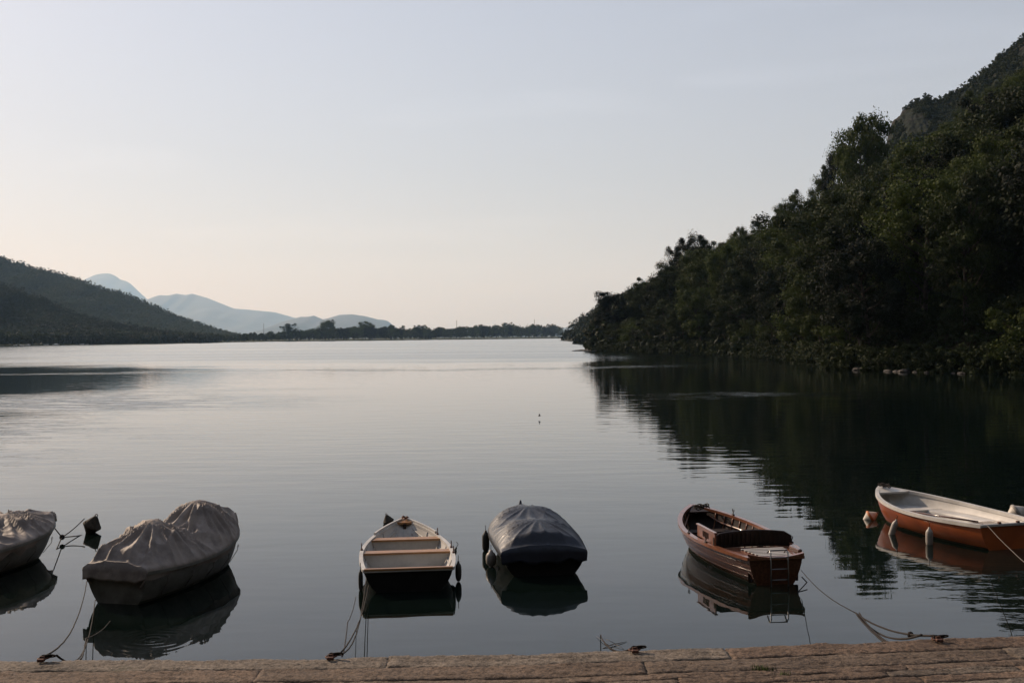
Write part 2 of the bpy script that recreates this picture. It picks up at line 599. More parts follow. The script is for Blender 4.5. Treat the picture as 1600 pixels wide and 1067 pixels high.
def tree_proto(kind, seed):
    """returns trunk mesh and crown mesh, about 12 m tall, base at the origin"""
    r = random.Random(seed)
    H = {'broad': 13, 'tall': 16, 'shrub': 5.5, 'lean': 11}[kind] * r.uniform(.9, 1.1)
    W = {'broad': 5.2, 'tall': 4.2, 'shrub': 3.4, 'lean': 4.6}[kind]
    tr = MB()
    base = Vector((0, 0, -2.0))
    top = Vector((r.uniform(-1, 1), r.uniform(-1, 1), H * .86))
    if kind == 'lean': top.x -= 3
    path, rad = [], []
    for i in range(9):
        u = i / 8
        p = base.lerp(top, u) + Vector((math.sin(u * 5 + seed) * .25, math.cos(u * 4 + seed) * .25, 0))
        path.append(p)
        rad.append((0.30 if kind != 'shrub' else .12) * (1 - u * .85))
    tr.tube(path, rad, 7)
    cs, rs = [], []
    nl = {'broad': 17, 'tall': 18, 'shrub': 8, 'lean': 14}[kind]
    for k in range(nl):
        u = 0.32 + 0.68 * (k + r.random() * .6) / nl
        if kind == 'shrub': u = .15 + .85 * k / nl
        p0 = base.lerp(top, min(u * .9, .97))
        a = k * 2.4 + r.uniform(-.5, .5)
        prof = math.sin(math.pi * min(1, (u - .12) * .98)) ** .6 if kind != 'tall' else math.sin(math.pi * min(1, u * .9)) ** .8
        reach = W * max(.25, prof) * r.uniform(.45, .95)
        z = H * u + r.uniform(-.6, .6)
        p1 = Vector((p0.x + math.cos(a) * reach, p0.y + math.sin(a) * reach, z))
        mid_ = p0.lerp(p1, .5) + Vector((0, 0, -.35))
        tr.tube([p0, mid_, p1], [0.10 if kind != 'shrub' else .05, .06, .025], 5)
        cs.append(p1); rs.append(r.uniform(1.3, 2.2) * (W / 5) * 1.1)
        for q in range(3):
            pp = p0.lerp(p1, r.uniform(.45, 1.1)) + Vector((r.uniform(-1, 1), r.uniform(-1, 1), r.uniform(-.8, 1.1))) * (W / 5) * 1.5
            cs.append(pp); rs.append(r.uniform(.7, 1.4) * (W / 5))
    cs.append(Vector((top.x, top.y, H))); rs.append(1.1)
    V, F = leaf_cloud([tuple(c) for c in cs], rs, 400 if kind != 'shrub' else 260, 0.125 if kind != 'shrub' else .11, .75, seed, .35)
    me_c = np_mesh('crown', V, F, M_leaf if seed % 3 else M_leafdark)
    me_t = bpy.data.meshes.new('trunk')
    me_t.from_pydata(tr.v, [], tr.f)
    me_t.polygons.foreach_set('use_smooth', tr.sm)
    me_t.materials.append(M_bark)
    return me_t, me_c, H


PROTO = {}
for kd, seeds in (('broad', (1, 2, 3, 5)), ('tall', (4, 7, 8)), ('lean', (10, 12)), ('shrub', (13, 14, 15))):
    PROTO[kd] = [tree_proto(kd, s_) for s_ in seeds]


def tree(kind, loc, h, label, group=None, name='broadleaf_tree', cat='tree', rz=None, v=None):
    pr = PROTO[kind][v if v is not None else random.randrange(len(PROTO[kind]))]
    root = empty(name, loc, random.uniform(0, 6.28) if rz is None else rz)
    s_ = h / pr[2]
    root.scale = (s_ * random.uniform(.92, 1.12), s_ * random.uniform(.92, 1.12), s_)
    tag(root, label, cat, group)
    obj_from('trunk', pr[0], root)
    obj_from('crown', pr[1], root)
    return root


def crown_blobs(points, heights, nclump, per, size, seed):
    """many small crowns joined: a wood that reads as one mass"""
    r = np.random.default_rng(seed)
    cs, rs = [], []
    for (x, y, z), h in zip(points, heights):
        wv = h * .42
        for k in range(nclump):
            a = r.random() * 6.28
            u = r.random()
            q = wv * math.sin(math.pi * min(.95, .15 + u * .8)) * (.3 + .6 * r.random())
            cs.append((x + math.cos(a) * q, y + math.sin(a) * q, z + h * (.15 + .78 * u)))
            rs.append(h * (.13 + .10 * r.random()))
    return leaf_cloud(cs, rs, per, size, .8, seed, .3)


# ---- right hillside terrain ------------------------------------------------
SK = [(840, 533), (862, 524), (870, 516), (880, 497), (900, 481), (930, 467), (960, 455), (1000, 442), (1030, 430), (1060, 405), (1100, 395), (1130, 378), (1150, 366), (1200, 351), (1240, 322),
      (1265, 312), (1300, 290), (1345, 262), (1390, 235), (1440, 212), (1480, 190), (1540, 142), (1600, 112), (1700, 70), (2000, -60), (2600, -300)]
SH = [(0, 60), (60, 50), (91, 42.3), (97, 38.3), (108, 32.8), (118, 34), (150, 37), (183, 37.2), (215, 29), (255, 19), (268, 19.5), (290, 30), (380, 37), (480, 31), (506, 29), (530, 33), (700, 42), (880, 39.5), (913, 39.8), (930, 48), (1000, 70), (1300, 120)]


SKT = [(x, y + (16 if 1130 < x < 1480 else 2)) for x, y in SK]


def hill_z(X, Y):
    sx = interp(SH, Y) + 1.2 * mnoise.noise(Vector((Y * .08, 0, 3)))
    d = X - sx
    if d < 0: return max(-3, d * .6)
    z = 0.4 + 0.60 * d if d > 4 else 0.7 * d
    if d > 4: z = 2.8 + 0.58 * (d - 4)
    z += fbm(X * .03, Y * .03, 2.0) * min(d * .15, 5)
    px = 800 + FPX * X / Y
    hor = 526 - .00872 * (px - 800)
    cap = (hor - interp(SK, px)) / FPX * Y + CAMH - (9.0 if Y < 600 else 7.0)
    z2 = max(0.6, cap)
    # smooth minimum
    k = 3.0
    hh = max(0, min(1, .5 + .5 * (z2 - z) / k))
    return z2 * (1 - hh) + z * hh - k * hh * (1 - hh)


Ys = np.concatenate([np.arange(40, 90, 10), np.arange(90, 300, 4), np.arange(300, 640, 9), np.arange(640, 1000, 18)])
mb = MB()
P = []
for Yv in Ys:
    sx = interp(SH, Yv)
    row = []
    for k in range(70):
        d = -6 + (k / 69) ** 1.35 * (Yv * 0.62 + 60)
        row.append((sx + d, Yv, hill_z(sx + d, Yv)))
    P.append(row)
mb.grid(P, True, flip=True)
o = mb.build('hillside', M_soil)
tag(o, 'steep dark wooded hillside dropping into the lake on the right', 'hillside', kind='structure')

# back ridge with the bare rock face
CR = [(1386, 262), (1389, 207), (1392, 199), (1396, 190), (1402, 184), (1412, 172), (1430, 160), (1446, 154), (1458, 158), (1470, 158), (1484, 150), (1500, 141), (1518, 127), (1530, 121), (1536, 112), (1548, 104), (1553, 95), (1566, 88), (1580, 77), (1592, 66), (1600, 56), (1640, 20), (1750, -60), (2100, -250)]
xs = list(np.arange(1386, 1640, 2.0)) + list(np.arange(1640, 2100, 12))
P = []
for u in np.linspace(0, 1, 26):
    row = []
    for px in xs:
        y = interp(CR, px) + 5.0 * mnoise.noise(Vector((px * .07, 1, 1))) + 3.0 * mnoise.noise(Vector((px * .25, 5, 1)))
        c = at(px, y, 520 - (px - 1386) * .10)
        Yd = c.y - 120 * (1 - u)
        bulge = (9 * fbm(px * .02, u * 4, 7) + 5 * abs(mnoise.noise(Vector((px * .06, u * 9, 3)))) + 3 * mnoise.noise(Vector((px * .2, u * 20, 3)))) * math.sin(math.pi * min(1, u * .98 + .02)) ** .5
        row.append((c.x * (Yd / c.y) + 2 * fbm(px * .05, u * 6, 9) * (1 - u) * 3, Yd + bulge, c.z * (0.28 + 0.72 * u ** .8) + bulge * .5))
    P.append(row)
for u in (0.3, 1.0):
    P.append([(p[0] + 20 * u, p[1] + 120 * u, p[2] * (1 - .6 * u)) for p in P[25]])
mb = MB()
mb.grid(P, True, flip=True)
o = mb.build('cliff', M_cliff)
tag(o, 'dark rocky ridge with bare rock face above the right wood', 'cliff', kind='structure')
cliffP = P

# trees on the right hillside -------------------------------------------------
def place_ok(pts, x, y, dmin):
    for a, b in pts:
        if (a - x) ** 2 + (b - y) ** 2 < dmin * dmin: return False
    return True


spots = []
tries = 0
while tries < 9000 and len(spots) < 235:
    tries += 1
    Y = random.uniform(88, 262)
    sx = interp(SH, Y)
    X = sx + random.uniform(.3, 1) ** 1.0 * random.random() * (0.50 * Y - sx + 6)
    if X > 0.50 * Y or X < sx + .6: continue
    if place_ok(spots, X, Y, 5.0 if Y < 160 else 5.6): spots.append((X, Y))
spots.sort(key=lambda p: p[1])
NSH = 0
for X, Y in spots:
    z = hill_z(X, Y)
    d = X - interp(SH, Y)
    px = 800 + FPX * X / Y
    hor = 526 - .00872 * (px - 800)
    pxl = 800 + FPX * (X - 2.5) / Y
    room = (hor - interp(SKT, pxl)) / FPX * Y + CAMH - z     # height left under the skyline

    def fit(hmax):
        while hmax > 2.5:
            xl = 800 + FPX * (X - .40 * hmax) / Y
            rl = (526 - .00872 * (xl - 800) - interp(SKT, xl)) / FPX * Y + CAMH - z
            if hmax <= room + 1 and hmax * .72 <= rl: return hmax
            hmax -= .5
        return 0
    if d < 4.5:
        if random.random() < .6:
            tree('shrub', (X, Y, z - .3), max(2.5, fit(random.uniform(4.0, 6.5))), 'bushy shrub leaning over the water at the foot of the right hillside',
                 'shrubs along the right shore', 'shrub', 'shrub')
        else:
            tree('lean', (X, Y, z - .2), max(3, fit(random.uniform(8, 12))), 'dark tree at the waterline of the right shore, branches low over the lake',
                 'trees at the waterline of the right shore', rz=random.uniform(-.8, .8))
        continue
    if room < 2.5: continue
    h = fit(random.uniform(11, 17))
    if h == 0: continue
    zone = ('left of the round-topped skyline tree' if px < 1056 else 'between the round-topped tree and the skyline step' if px < 1240
            else 'under the tallest tree' if px < 1390 else 'at the far right under the rock face')
    if room < 13:
        tree(random.choice(('broad', 'tall', 'broad')), (X, Y, z - .4), h, 'leafy skyline tree ' + zone,
             'skyline trees ' + zone)
    elif Y < 170:
        tree(random.choice(('broad', 'tall', 'lean')), (X, Y, z - .4), h, 'dark tree in the near wood ' + zone,
             'trees in the near part of the wood ' + zone)
    else:
        tree(random.choice(('broad', 'tall')), (X, Y, z - .4), h, 'dark tree in the far wood ' + zone,
             'trees in the far part of the wood ' + zone)


def skyline_tree(px, ytop, rpx, kind, label, v, rz=0.3, Y0=135):
    best = None
    for Y in range(Y0, 330, 3):
        top = at(px, ytop, Y)
        z = hill_z(top.x, Y) - .5
        h = top.z - z
        if z < 1: continue
        if best is None or h < best[0]: best = (h, Y)
        if h < 3.4 * rpx * Y / FPX + 2: break
    else:
        Y = best[1]
        top = at(px, ytop, Y)
        z = hill_z(top.x, Y) - .5
    t_ = tree(kind, (top.x, Y, z), top.z - z, label, rz=rz, v=v)
    xy = rpx * Y / FPX / {'broad': 5.6, 'tall': 4.6, 'lean': 5.4}[kind]
    t_.scale = (xy, xy, t_.scale.z * .98)
    return t_


skyline_tree(1343, 184, 58, 'broad', 'tallest tree on the right hill, its airy rounded crown alone against the sky', 0, rz=.4)
skyline_tree(1308, 238, 34, 'broad', 'loose tree on the left shoulder of the tallest tree on the right hill', 1, rz=1.2)
skyline_tree(1288, 268, 28, 'broad', 'bushy tree low on the lake side of the tallest tree on the right hill', 3, rz=0)
skyline_tree(1366, 206, 28, 'tall', 'narrow tree between the tallest tree and the rock face on the right hill', 1)
skyline_tree(1240, 306, 28, 'broad', 'rounded tree on the skyline one step down from the tallest tree', 3)
skyline_tree(1222, 320, 18, 'tall', 'small tree at the left end of the skyline step below the tallest tree', 0)
skyline_tree(1075, 371, 30, 'broad', 'round-topped tree jutting up at the middle of the right wood\'s skyline', 1, Y0=200)
skyline_tree(1056, 388, 22, 'broad', 'tree just left of the round-topped tree on the right wood\'s skyline', 2, Y0=200)
skyline_tree(1098, 377, 22, 'tall', 'tree just right of the round-topped tree on the right wood\'s skyline', 2, Y0=200)
skyline_tree(1152, 357, 20, 'broad', 'small domed tree on the skyline between the jutting tree and the skyline step', 0, Y0=200)
skyline_tree(1187, 346, 17, 'tall', 'pointed tree on the skyline just left of the skyline step', 1, Y0=200)

# far part of the same hillside: a wood nobody could count
pts, hs = [], []
for _ in range(16000):
    Y = random.uniform(245, 940)
    sx = interp(SH, Y)
    X = sx + .5 + random.random() * (0.47 * Y)
    if len(pts) > 4200: break
    px = 800 + FPX * X / Y
    if px > 1680: continue
    if random.random() > (0.9 if X - sx < 60 else .55): continue
    z = hill_z(X, Y)
    if z < 0.2: continue
    rm = (526 - .00872 * (px - 800) - interp(SKT, px - 6)) / FPX * Y + CAMH - z
    pts.append((X, Y, z - 1)); hs.append(max(2, min(rm, random.uniform(7, 12.5) if X - sx > 6 else random.uniform(5, 8))))
for _ in range(900):
    Y = random.uniform(170, 640); sx = interp(SH, Y)
    pts.append((sx + random.uniform(-.8, 2.5), Y, -.6)); hs.append(random.uniform(1.5, 4.0))
V, F = crown_blobs(pts, hs, 6, 14, 0.62, 5)
o = obj_from('wood', np_mesh('wood', V, F, M_forest))
tag(o, 'distant dense wood covering the far end of the right hillside', 'wood', kind='stuff')
# low growth that covers the soil between the near trees
pts, hs = [], []
for _ in range(5200):
    Y = random.uniform(86, 262)
    sx = interp(SH, Y)
    X = sx + .2 + random.random() * (.52 * Y - sx + 2)
    z = hill_z(X, Y)
    rm = (526 - .00872 * FPX * X / Y - interp(SKT, 800 + FPX * X / Y)) / FPX * Y + CAMH - z
    if rm < 1.5: continue
    pts.append((X, Y, z - .7)); hs.append(min(rm, random.uniform(2.0, 4.2)) if X - sx > 3 else random.uniform(1.2, 2.2))
V, F = crown_blobs(pts, hs, 3, 34, 0.17, 6)
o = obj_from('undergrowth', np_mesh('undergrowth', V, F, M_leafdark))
tag(o, 'dark undergrowth filling the gaps between the trees of the right hillside', 'undergrowth', kind='stuff')
pts, hs = [], []
for _ in range(1300):
    Y = random.uniform(84, 264)
    pts.append((interp(SH, Y) + random.uniform(-1.2, 1.0), Y, -.4)); hs.append(random.uniform(1.2, 3.2) if not (95 < Y < 110 and random.random() < .6) else .8)
V, F = crown_blobs(pts, hs, 5, 60, 0.11, 66)
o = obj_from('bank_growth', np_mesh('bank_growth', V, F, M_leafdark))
tag(o, 'dark growth overhanging the waterline of the right shore', 'undergrowth', kind='stuff')
# scrub on the rocky ridge
pts, hs = [], []
for _ in range(15000):
    i = int(26 * random.random() ** .7)
    j = int(random.random() * (len(xs) - 1))
    p = cliffP[i][j]
    if fbm(p[0] * .03, p[1] * .03, p[2] * .03) < -0.38: continue
    if xs[j] < 1398 and random.random() < .8: continue
    if i > 22 and random.random() < .6: continue
    pts.append((p[0], p[1] - .5, p[2] - 1.5)); hs.append(random.uniform(2.0, 4.0))
V, F = crown_blobs(pts, hs, 3, 12, 0.36, 8)
o = obj_from('scrub', np_mesh('scrub', V, F, M_forest))
tag(o, 'low scrub clinging to the dark rocky ridge', 'scrub', kind='stuff')


# left hills' forest
def forest_on(P, n, hmin, hmax, clumps, per, size, label, seed):
    r = random.Random(seed)
    pts, hs = [], []
    ni, nj = 17, len(P[0])
    while len(pts) < n:
        i = int(r.random() * (ni - 1)); j = int(r.random() * (nj - 1))
        u, v = r.random(), r.random()
        a, b, c, d = P[i][j], P[i][j + 1], P[i + 1][j], P[i + 1][j + 1]
        p = [(a[k] * (1 - v) + b[k] * v) * (1 - u) + (c[k] * (1 - v) + d[k] * v) * u for k in range(3)]
        px = 800 + FPX * p[0] / p[1]
        if px < -60: continue
        if p[2] < .3: continue
        pts.append((p[0], p[1], p[2] - 2)); hs.append(r.uniform(hmin, hmax))
    V, F = crown_blobs(pts, hs, clumps, per, size, seed)
    o = obj_from('forest', np_mesh('forest', V, F, M_forest))
    tag(o, label, 'forest', kind='stuff')


forest_on(PL, 20000, 5, 12, 3, 6, 1.2, 'far forest mantling the tall left hill', 21)
forest_on(PN, 9000, 6, 12, 5, 9, .75, 'forest mantling the nearer dark left slope', 22)

# tree line on the far shore ---------------------------------------------------
TT = [(0, 533), (340, 527), (400, 521), (440, 520), (470, 517), (500, 514), (560, 512), (620, 513), (680, 513), (740, 511), (800, 510), (865, 509)]
pts, hs = [], []
k = 0
for px in np.arange(-40, 875, 2.4):
    for rr_ in range(2):
        q = px + random.uniform(-2, 2)
        g_ = gp(q, interp(shore_px, q))
        sc = 1.02 + rr_ * .05 + random.random() * .03
        X, Y = g_.x * sc, g_.y * sc
        hh = max(4, (interp(shore_px, q) - interp(TT, q)) / FPX * Y * random.uniform(.75, 1.05))
        if rr_ == 1:
            pts.append((X, Y, .8)); hs.append(hh)
            continue
        if q < 360:
            hh = random.uniform(6, 10)
        k += 1
        if k % 2 == 0 or q < 360:
            pts.append((X, Y, .8)); hs.append(hh)
            continue
        tree(random.choice(('broad', 'tall', 'broad')), (X, Y, .8), hh * random.uniform(.95, 1.1), 'small dark tree in the distant line along the far shore',
             'trees along the far shore')
V, F = crown_blobs(pts, hs, 6, 14, 1.1, 31)
o = obj_from('woodland', np_mesh('woodland', V, F, M_forest))
tag(o, 'far-off belt of woodland along the far shore', 'woodland', kind='stuff')
for px, yt, dd, lab, kd in ((515, 502, 1.05, 'large wide-crowned tree standing highest above the far tree line', 'broad'), (507, 504, 1.06, 'tree merging into the left of the highest far shore tree', 'broad'),
                            (452, 507, 1.04, 'broad dark tree at the left end of the far tree line', 'broad'), (571, 503.5, 1.05, 'rounded far shore tree right of the highest one', 'broad'),
                            (610, 508, 1.04, 'spiky far shore tree just before the blue bluff ends', 'tall'), (656, 509, 1.05, 'dome of a far tree in the middle of the far shore', 'broad'),
                            (793, 505.5, 1.05, 'pale topped tree rising from the right half of the far tree line', 'broad')):
    g_ = gp(px, interp(shore_px, px))
    X, Y = g_.x * dd, g_.y * dd
    t_ = tree(kd, (X, Y, .8), at(px, yt, Y).z - .8, lab)
    t_.scale = (t_.scale.x * 1.15, t_.scale.y * 1.15, t_.scale.z)

# radio masts beyond the far shore
M_mast = mat('mast_steel', (0.12, 0.12, 0.12), .6, metal=.3)
for px, yt, Y, lab in ((412, 504.5, 2600, 'thin lattice mast against the blue mountain left of the far trees'),
                       (713.5, 499.5, 2300, 'thin mast above the middle of the far tree line'),
                       (835, 498, 2300, 'thin mast above the right end of the far tree line')):
    top = at(px, yt, Y)
    root = empty('radio_mast', (top.x, Y, 1.5)); tag(root, lab, 'mast')
    H = top.z - 1.5
    mb = MB()
    for a in range(3):
        c, s_ = math.cos(a * 2.09), math.sin(a * 2.09)
        mb.tube([(c * .9, s_ * .9, 0), (c * .35, s_ * .35, H * .9)], .22, 5)
    for q in range(14):
        f0, f1 = q / 14 * .9, (q + 1) / 14 * .9
        for a in range(3):
            r0 = .9 - .55 * f0 / .9; r1 = .9 - .55 * f1 / .9
            mb.tube([(math.cos(a * 2.09) * r0, math.sin(a * 2.09) * r0, H * f0), (math.cos((a + 1) * 2.09) * r1, math.sin((a + 1) * 2.09) * r1, H * f1)], .10, 4)
    mb.build('tower', M_mast, root)
    mb = MB()
    mb.tube([(0, 0, H * .88), (0, 0, H)], .14, 5)
    mb.box((0, 0, H * .92), (1.6, 1.6, 1.2))
    mb.build('antenna', M_mast, root)

# small white boats pulled up along the far left shore
M_whitefar = mat('white_gelcoat', (.75, .75, .73), .4)
wm = MB()
secs = [(-2.6, 1.0, .0), (-1.5, 1.2, 0), (0, 1.3, 0), (1.5, 1.0, .1), (2.8, .1, .35)]
wm.grid([[(x, -b, .75 + dz), (x, -b * .85, .2), (x, 0, -.1 + dz), (x, b * .85, .2), (x, b, .75 + dz), (x, b * .7, .7 + dz), (x, 0, .5 + dz), (x, -b * .7, .7 + dz), (x, -b, .75 + dz)] for x, b, dz in secs], True)
me_b = bpy.data.meshes.new('far_boat')
me_b.from_pydata(wm.v, [], wm.f); me_b.materials.append(M_whitefar)
cabm = MB(); cabm.box((.2, 0, 1.1), (1.5, 1.3, .8), bev=.2)
me_cab = bpy.data.meshes.new('cabin'); me_cab.from_pydata(cabm.v, [], cabm.f); me_cab.materials.append(M_whitefar)
for px in (24, 34, 38, 44, 72, 86, 89, 128, 133, 138, 143, 150, 152, 168, 178, 186, 196, 199, 204, 209, 218, 233, 297, 306, 336):
    g_ = gp(px, interp(shore_px, px))
    o = empty('moored_boat', (g_.x * .995, g_.y * .995, 0.3), random.uniform(-.5, .5) + (3.14 if random.random() < .4 else 0))
    tag(o, 'tiny white boat among those along the far left shore', 'boat', 'tiny white boats along the far left shore')
    sc = random.uniform(.35, .7)
    o.scale = (sc, sc, sc * 1.1)
    obj_from('hull', me_b, o)
    if random.random() < .5: obj_from('cabin', me_cab, o)

# rocks at the foot of the right hillside
M_rock = mat('shore_rock', (.03, .027, .024), .85, .3, col2=(.14, .125, .11), vscale=2, bump=.05, bscale=5)


def rock_mesh(seed, sx, sy, sz, res=10):
    P = []
    for i in range(res + 1):
        th = math.pi * i / res
        row = []
        for j in range(res * 2 + 1):
            ph = 2 * math.pi * (j % (res * 2)) / (res * 2)
            d = Vector((math.sin(th) * math.cos(ph), math.sin(th) * math.sin(ph), math.cos(th)))
            k_ = 1 + .35 * mnoise.noise(d * 1.6 + Vector((seed, 0, 0))) + .12 * mnoise.noise(d * 5 + Vector((seed, 3, 0)))
            row.append((d.x * sx * k_, d.y * sy * k_, d.z * sz * k_))
        P.append(row)
    m_ = MB(); m_.grid(P, False)
    return m_


rock_me = []
for s_ in range(4):
    o = rock_mesh(s_ * 3.7, 1, .7, .5).build('rock', M_rock)
    rock_me.append(o.data); bpy.data.objects.remove(o)
for px, py in ((1312, 576), (1322, 577), (1331, 577.5), (1338, 578), (1344, 578), (1352, 578.5), (1362, 578.5), (1385, 580), (1398, 580.5), (1410, 581), (1427, 581.5), (1447, 582), (1461, 582), (1472, 582.5), (1479, 582.5), (1487, 583), (1499, 583.5)):
    p = gp(px, py)
    o = obj_from('rock', random.choice(rock_me), None, (p.x, p.y - .3, .02)); s_ = random.choice((.15, .2, .28, .35, .55))
    o.scale = (s_ * 1.3, s_, s_ * .8); o.rotation_euler = (0, 0, random.uniform(0, 6))
    tag(o, 'small pale rock at the waterline under the right hillside', 'rock', 'pale rocks at the waterline on the right')
for px, py, s_, lab in ((908, 548.5, 1.5, 'low flat rock at the tip of the right promontory'), (918, 548.5, 2.0, 'dark rock second from the tip of the right promontory'), (930, 548.8, 1.6, 'rock close under the bushes of the right promontory'), (975, 549.5, 1.1, 'pale rock at the waterline just right of the promontory')):
    p = gp(px, py)
    o = obj_from('rock', random.choice(rock_me), None, (p.x, p.y, .0)); o.scale = (s_ * 1.3, s_, s_ * .45)
    tag(o, lab, 'rock')

# ------------------------------------------------------------------ quay
def quay_material():
    m = bpy.data.materials.new('quay_stone')
    m.use_nodes = True
    t = m.node_tree; L = t.links
    p = t.nodes['Principled BSDF']
    g = t.nodes.new('ShaderNodeNewGeometry')

    def noise(sc, det=6, ro=.6):
        n = t.nodes.new('ShaderNodeTexNoise'); n.inputs['Scale'].default_value = sc
        n.inputs['Detail'].default_value = det; n.inputs['Roughness'].default_value = ro
        L.new(g.outputs['Position'], n.inputs['Vector'])
        return n.outputs[0]

    def ramp(v, a, b, c0, c1):
        n = t.nodes.new('ShaderNodeValToRGB')
        n.color_ramp.elements[0].position = a; n.color_ramp.elements[1].position = b
        n.color_ramp.elements[0].color = (*c0, 1); n.color_ramp.elements[1].color = (*c1, 1)
        L.new(v, n.inputs[0]); return n.outputs[0]

    def mix(kind, f, a, b):
        n = t.nodes.new('ShaderNodeMix'); n.data_type = 'RGBA'; n.blend_type = kind
        if isinstance(f, float): n.inputs[0].default_value = f
        else: L.new(f, n.inputs[0])
        L.new(a, n.inputs[6]); L.new(b, n.inputs[7]); return n.outputs[2]
    isl = g.outputs['Random Per Island']
    per = t.nodes.new('ShaderNodeValToRGB')
    e = per.color_ramp.elements
    e[0].position = 0; e[0].color = (.115, .082, .060, 1)
    e[1].position = 1; e[1].color = (.17, .148, .122, 1)
    e.new(.35).color = (.135, .097, .070, 1); e.new(.7).color = (.108, .088, .069, 1)
    L.new(isl, per.inputs[0])
    c = mix('MULTIPLY', 0.85, per.outputs[0], ramp(noise(3.0), .3, .7, (.55, .5, .46), (1.25, 1.2, 1.15)))
    c = mix('MULTIPLY', 0.9, c, ramp(noise(45, 5, .75), .38, .62, (.35, .33, .33), (1.5, 1.45, 1.4)))
    moss = ramp(noise(1.6, 8, .7), .60, .68, (0, 0, 0), (1, 1, 1))
    mc = t.nodes.new('ShaderNodeRGB'); mc.outputs[0].default_value = (.075, .07, .035, 1)
    f = t.nodes.new('ShaderNodeMath'); f.operation = 'MULTIPLY'; f.inputs[1].default_value = .5
    L.new(moss, f.inputs[0])
    c = mix('MIX', f.outputs[0], c, mc.outputs[0])
    L.new(c, p.inputs['Base Color'])
    p.inputs['Roughness'].default_value = .85
    p.inputs['Specular IOR Level'].default_value = .3
    b = t.nodes.new('ShaderNodeBump'); b.inputs['Distance'].default_value = .012
    ad = t.nodes.new('ShaderNodeMath'); ad.operation = 'MULTIPLY_ADD'; ad.inputs[1].default_value = .5
    L.new(noise(130, 3), ad.inputs[0]); L.new(noise(28, 5), ad.inputs[2])
    L.new(ad.outputs[0], b.inputs['Height']); L.new(b.outputs[0], p.inputs['Normal'])
    return m


M_quay = quay_material()
M_joint = mat('joint_earth', (.125, .095, .070), .95, .1, var=.4, vscale=30, bump=.01, bscale=60)
QZ = 1.9
EDGE = [(-2000, 1047), (-600, 1036), (0, 1030), (270, 1028), (500, 1026), (800, 1021), (870, 1019.5), (1000, 1014), (1200, 1008), (1480, 997), (1600, 992.5), (2200, 965), (3600, 900)]
edge_pts = [gp(x, y, QZ) for x, y in EDGE]


def edge_y(X):
    for a, b in zip(edge_pts, edge_pts[1:]):
        if X <= b.x or b is edge_pts[-1]:
            return a.y + (b.y - a.y) * (X - a.x) / (b.x - a.x)


mb = MB()
exs = np.arange(-14, 14.01, .5)
# earth bed under the stones, and the quay's wall face
mb.grid([[(x, -70, QZ - .009) for x in exs], [(x, edge_y(x) - .035, QZ - .009) for x in exs], [(x, edge_y(x) - .04, -2) for x in exs]], False, flip=True)
bed = mb.build('quay_base', M_joint)
tag(bed, 'earth and mortar bed under the quay paving', 'quay', kind='structure')
mb = MB()


def stone(x0, x1, off0, off1, seed, dz, fine):
    """a rough slab between x0,x1 and at distance off0..off1 behind the quay edge"""
    st = .016 if fine else .12
    nx = max(3, int((x1 - x0) / st)); ny = max(4, int((off1 - off0) / (st * .8)))
    P = []
    for j in range(-2, ny + 3):
        v = min(max(j / ny, 0), 1)
        row = []
        for i in range(-2, nx + 3):
            u = min(max(i / nx, 0), 1)
            ins = 0.001
            x = x0 + ins + (x1 - x0 - 2 * ins) * u
            off = off0 + ins + (off1 - off0 - 2 * ins) * v
            x += .016 * mnoise.noise(Vector((v * 3, seed, 1)))
            off += .016 * mnoise.noise(Vector((x * 4, seed, 5))) + .006 * mnoise.noise(Vector((x * 15, seed, 8)))
            ex = min(u, 1 - u) * (x1 - x0); ey = min(v, 1 - v) * (off1 - off0)
            e_ = min(ex, ey)
            rnd = -.006 * math.exp(-e_ / .007)
            low = i < 0 or i > nx or j < 0 or j > ny
            z = QZ + dz + rnd + .007 * fbm(x * 1.5, off * 9, 3) + .006 * fbm(x * 6, off * 34, 7) + .004 * fbm(x * 40, off * 60, 9)
            if low: z = QZ - .09
            row.append((x, edge_y(x) - off, z))
        P.append(row)
    mb.grid(P, True, flip=False)


rs_ = random.Random(5)
off = 0.0
rowi = 0
while off < 2.2:
    dep = rs_.choice((.20, .10, .15, .09, .12)) if rowi else .19
    x = -4.6 + rs_.uniform(-.4, 0)
    while x < 4.6:
        ln = rs_.uniform(1.1, 2.4) if rowi == 0 else rs_.uniform(.5, 1.9)
        stone(x, x + ln, off, off + dep, rs_.uniform(0, 99), rs_.uniform(-.003, .003), off < .75)
        x += ln
    off += dep
    rowi += 1
quay = mb.build('quay', M_quay)
tag(quay, 'rough stone quay along the bottom of the view', 'quay', kind='structure')

# ------------------------------------------------------------------ boats
def paint(name, col, rough=.45, dirt=.35, col2=None, bump=.002):
    return mat(name, col, rough, .4, var=dirt, vscale=2.5, bump=bump, bscale=8, col2=col2)


M_white = paint('weathered_white_paint', (.46, .44, .41), .5, .18)
M_whitehull = mat('stained_white_hull', (.16, .15, .13), .5, .4, col2=(.05, .05, .035), vscale=3, thr=(.4, .7))
M_dark = mat('dark_hull', (.008, .008, .008), .6, .2, var=.4, vscale=4)
M_tan = mat('varnished_pine', (.30, .15, .06), .4, .5, var=.3, vscale=4, stretch=(8, 1, 8), bump=.001)
M_brown = mat('varnished_mahogany', (.085, .033, .017), .22, .5, var=.45, vscale=3, stretch=(1, 8, 10), coat=.6, bump=.001)
M_brown2 = mat('pale_mahogany', (.19, .075, .04), .28, .5, var=.3, vscale=4, stretch=(1, 7, 7), coat=.5)
M_darkwood = mat('dark_wood', (.016, .007, .005), .6, .3, var=.4, vscale=5)
M_orange = mat('orange_gelcoat', (.32, .075, .018), .35, .5, var=.22, vscale=2, coat=.3)
M_fendw = mat('fender_rubber', (.26, .23, .20), .5, .4, var=.3, vscale=6)
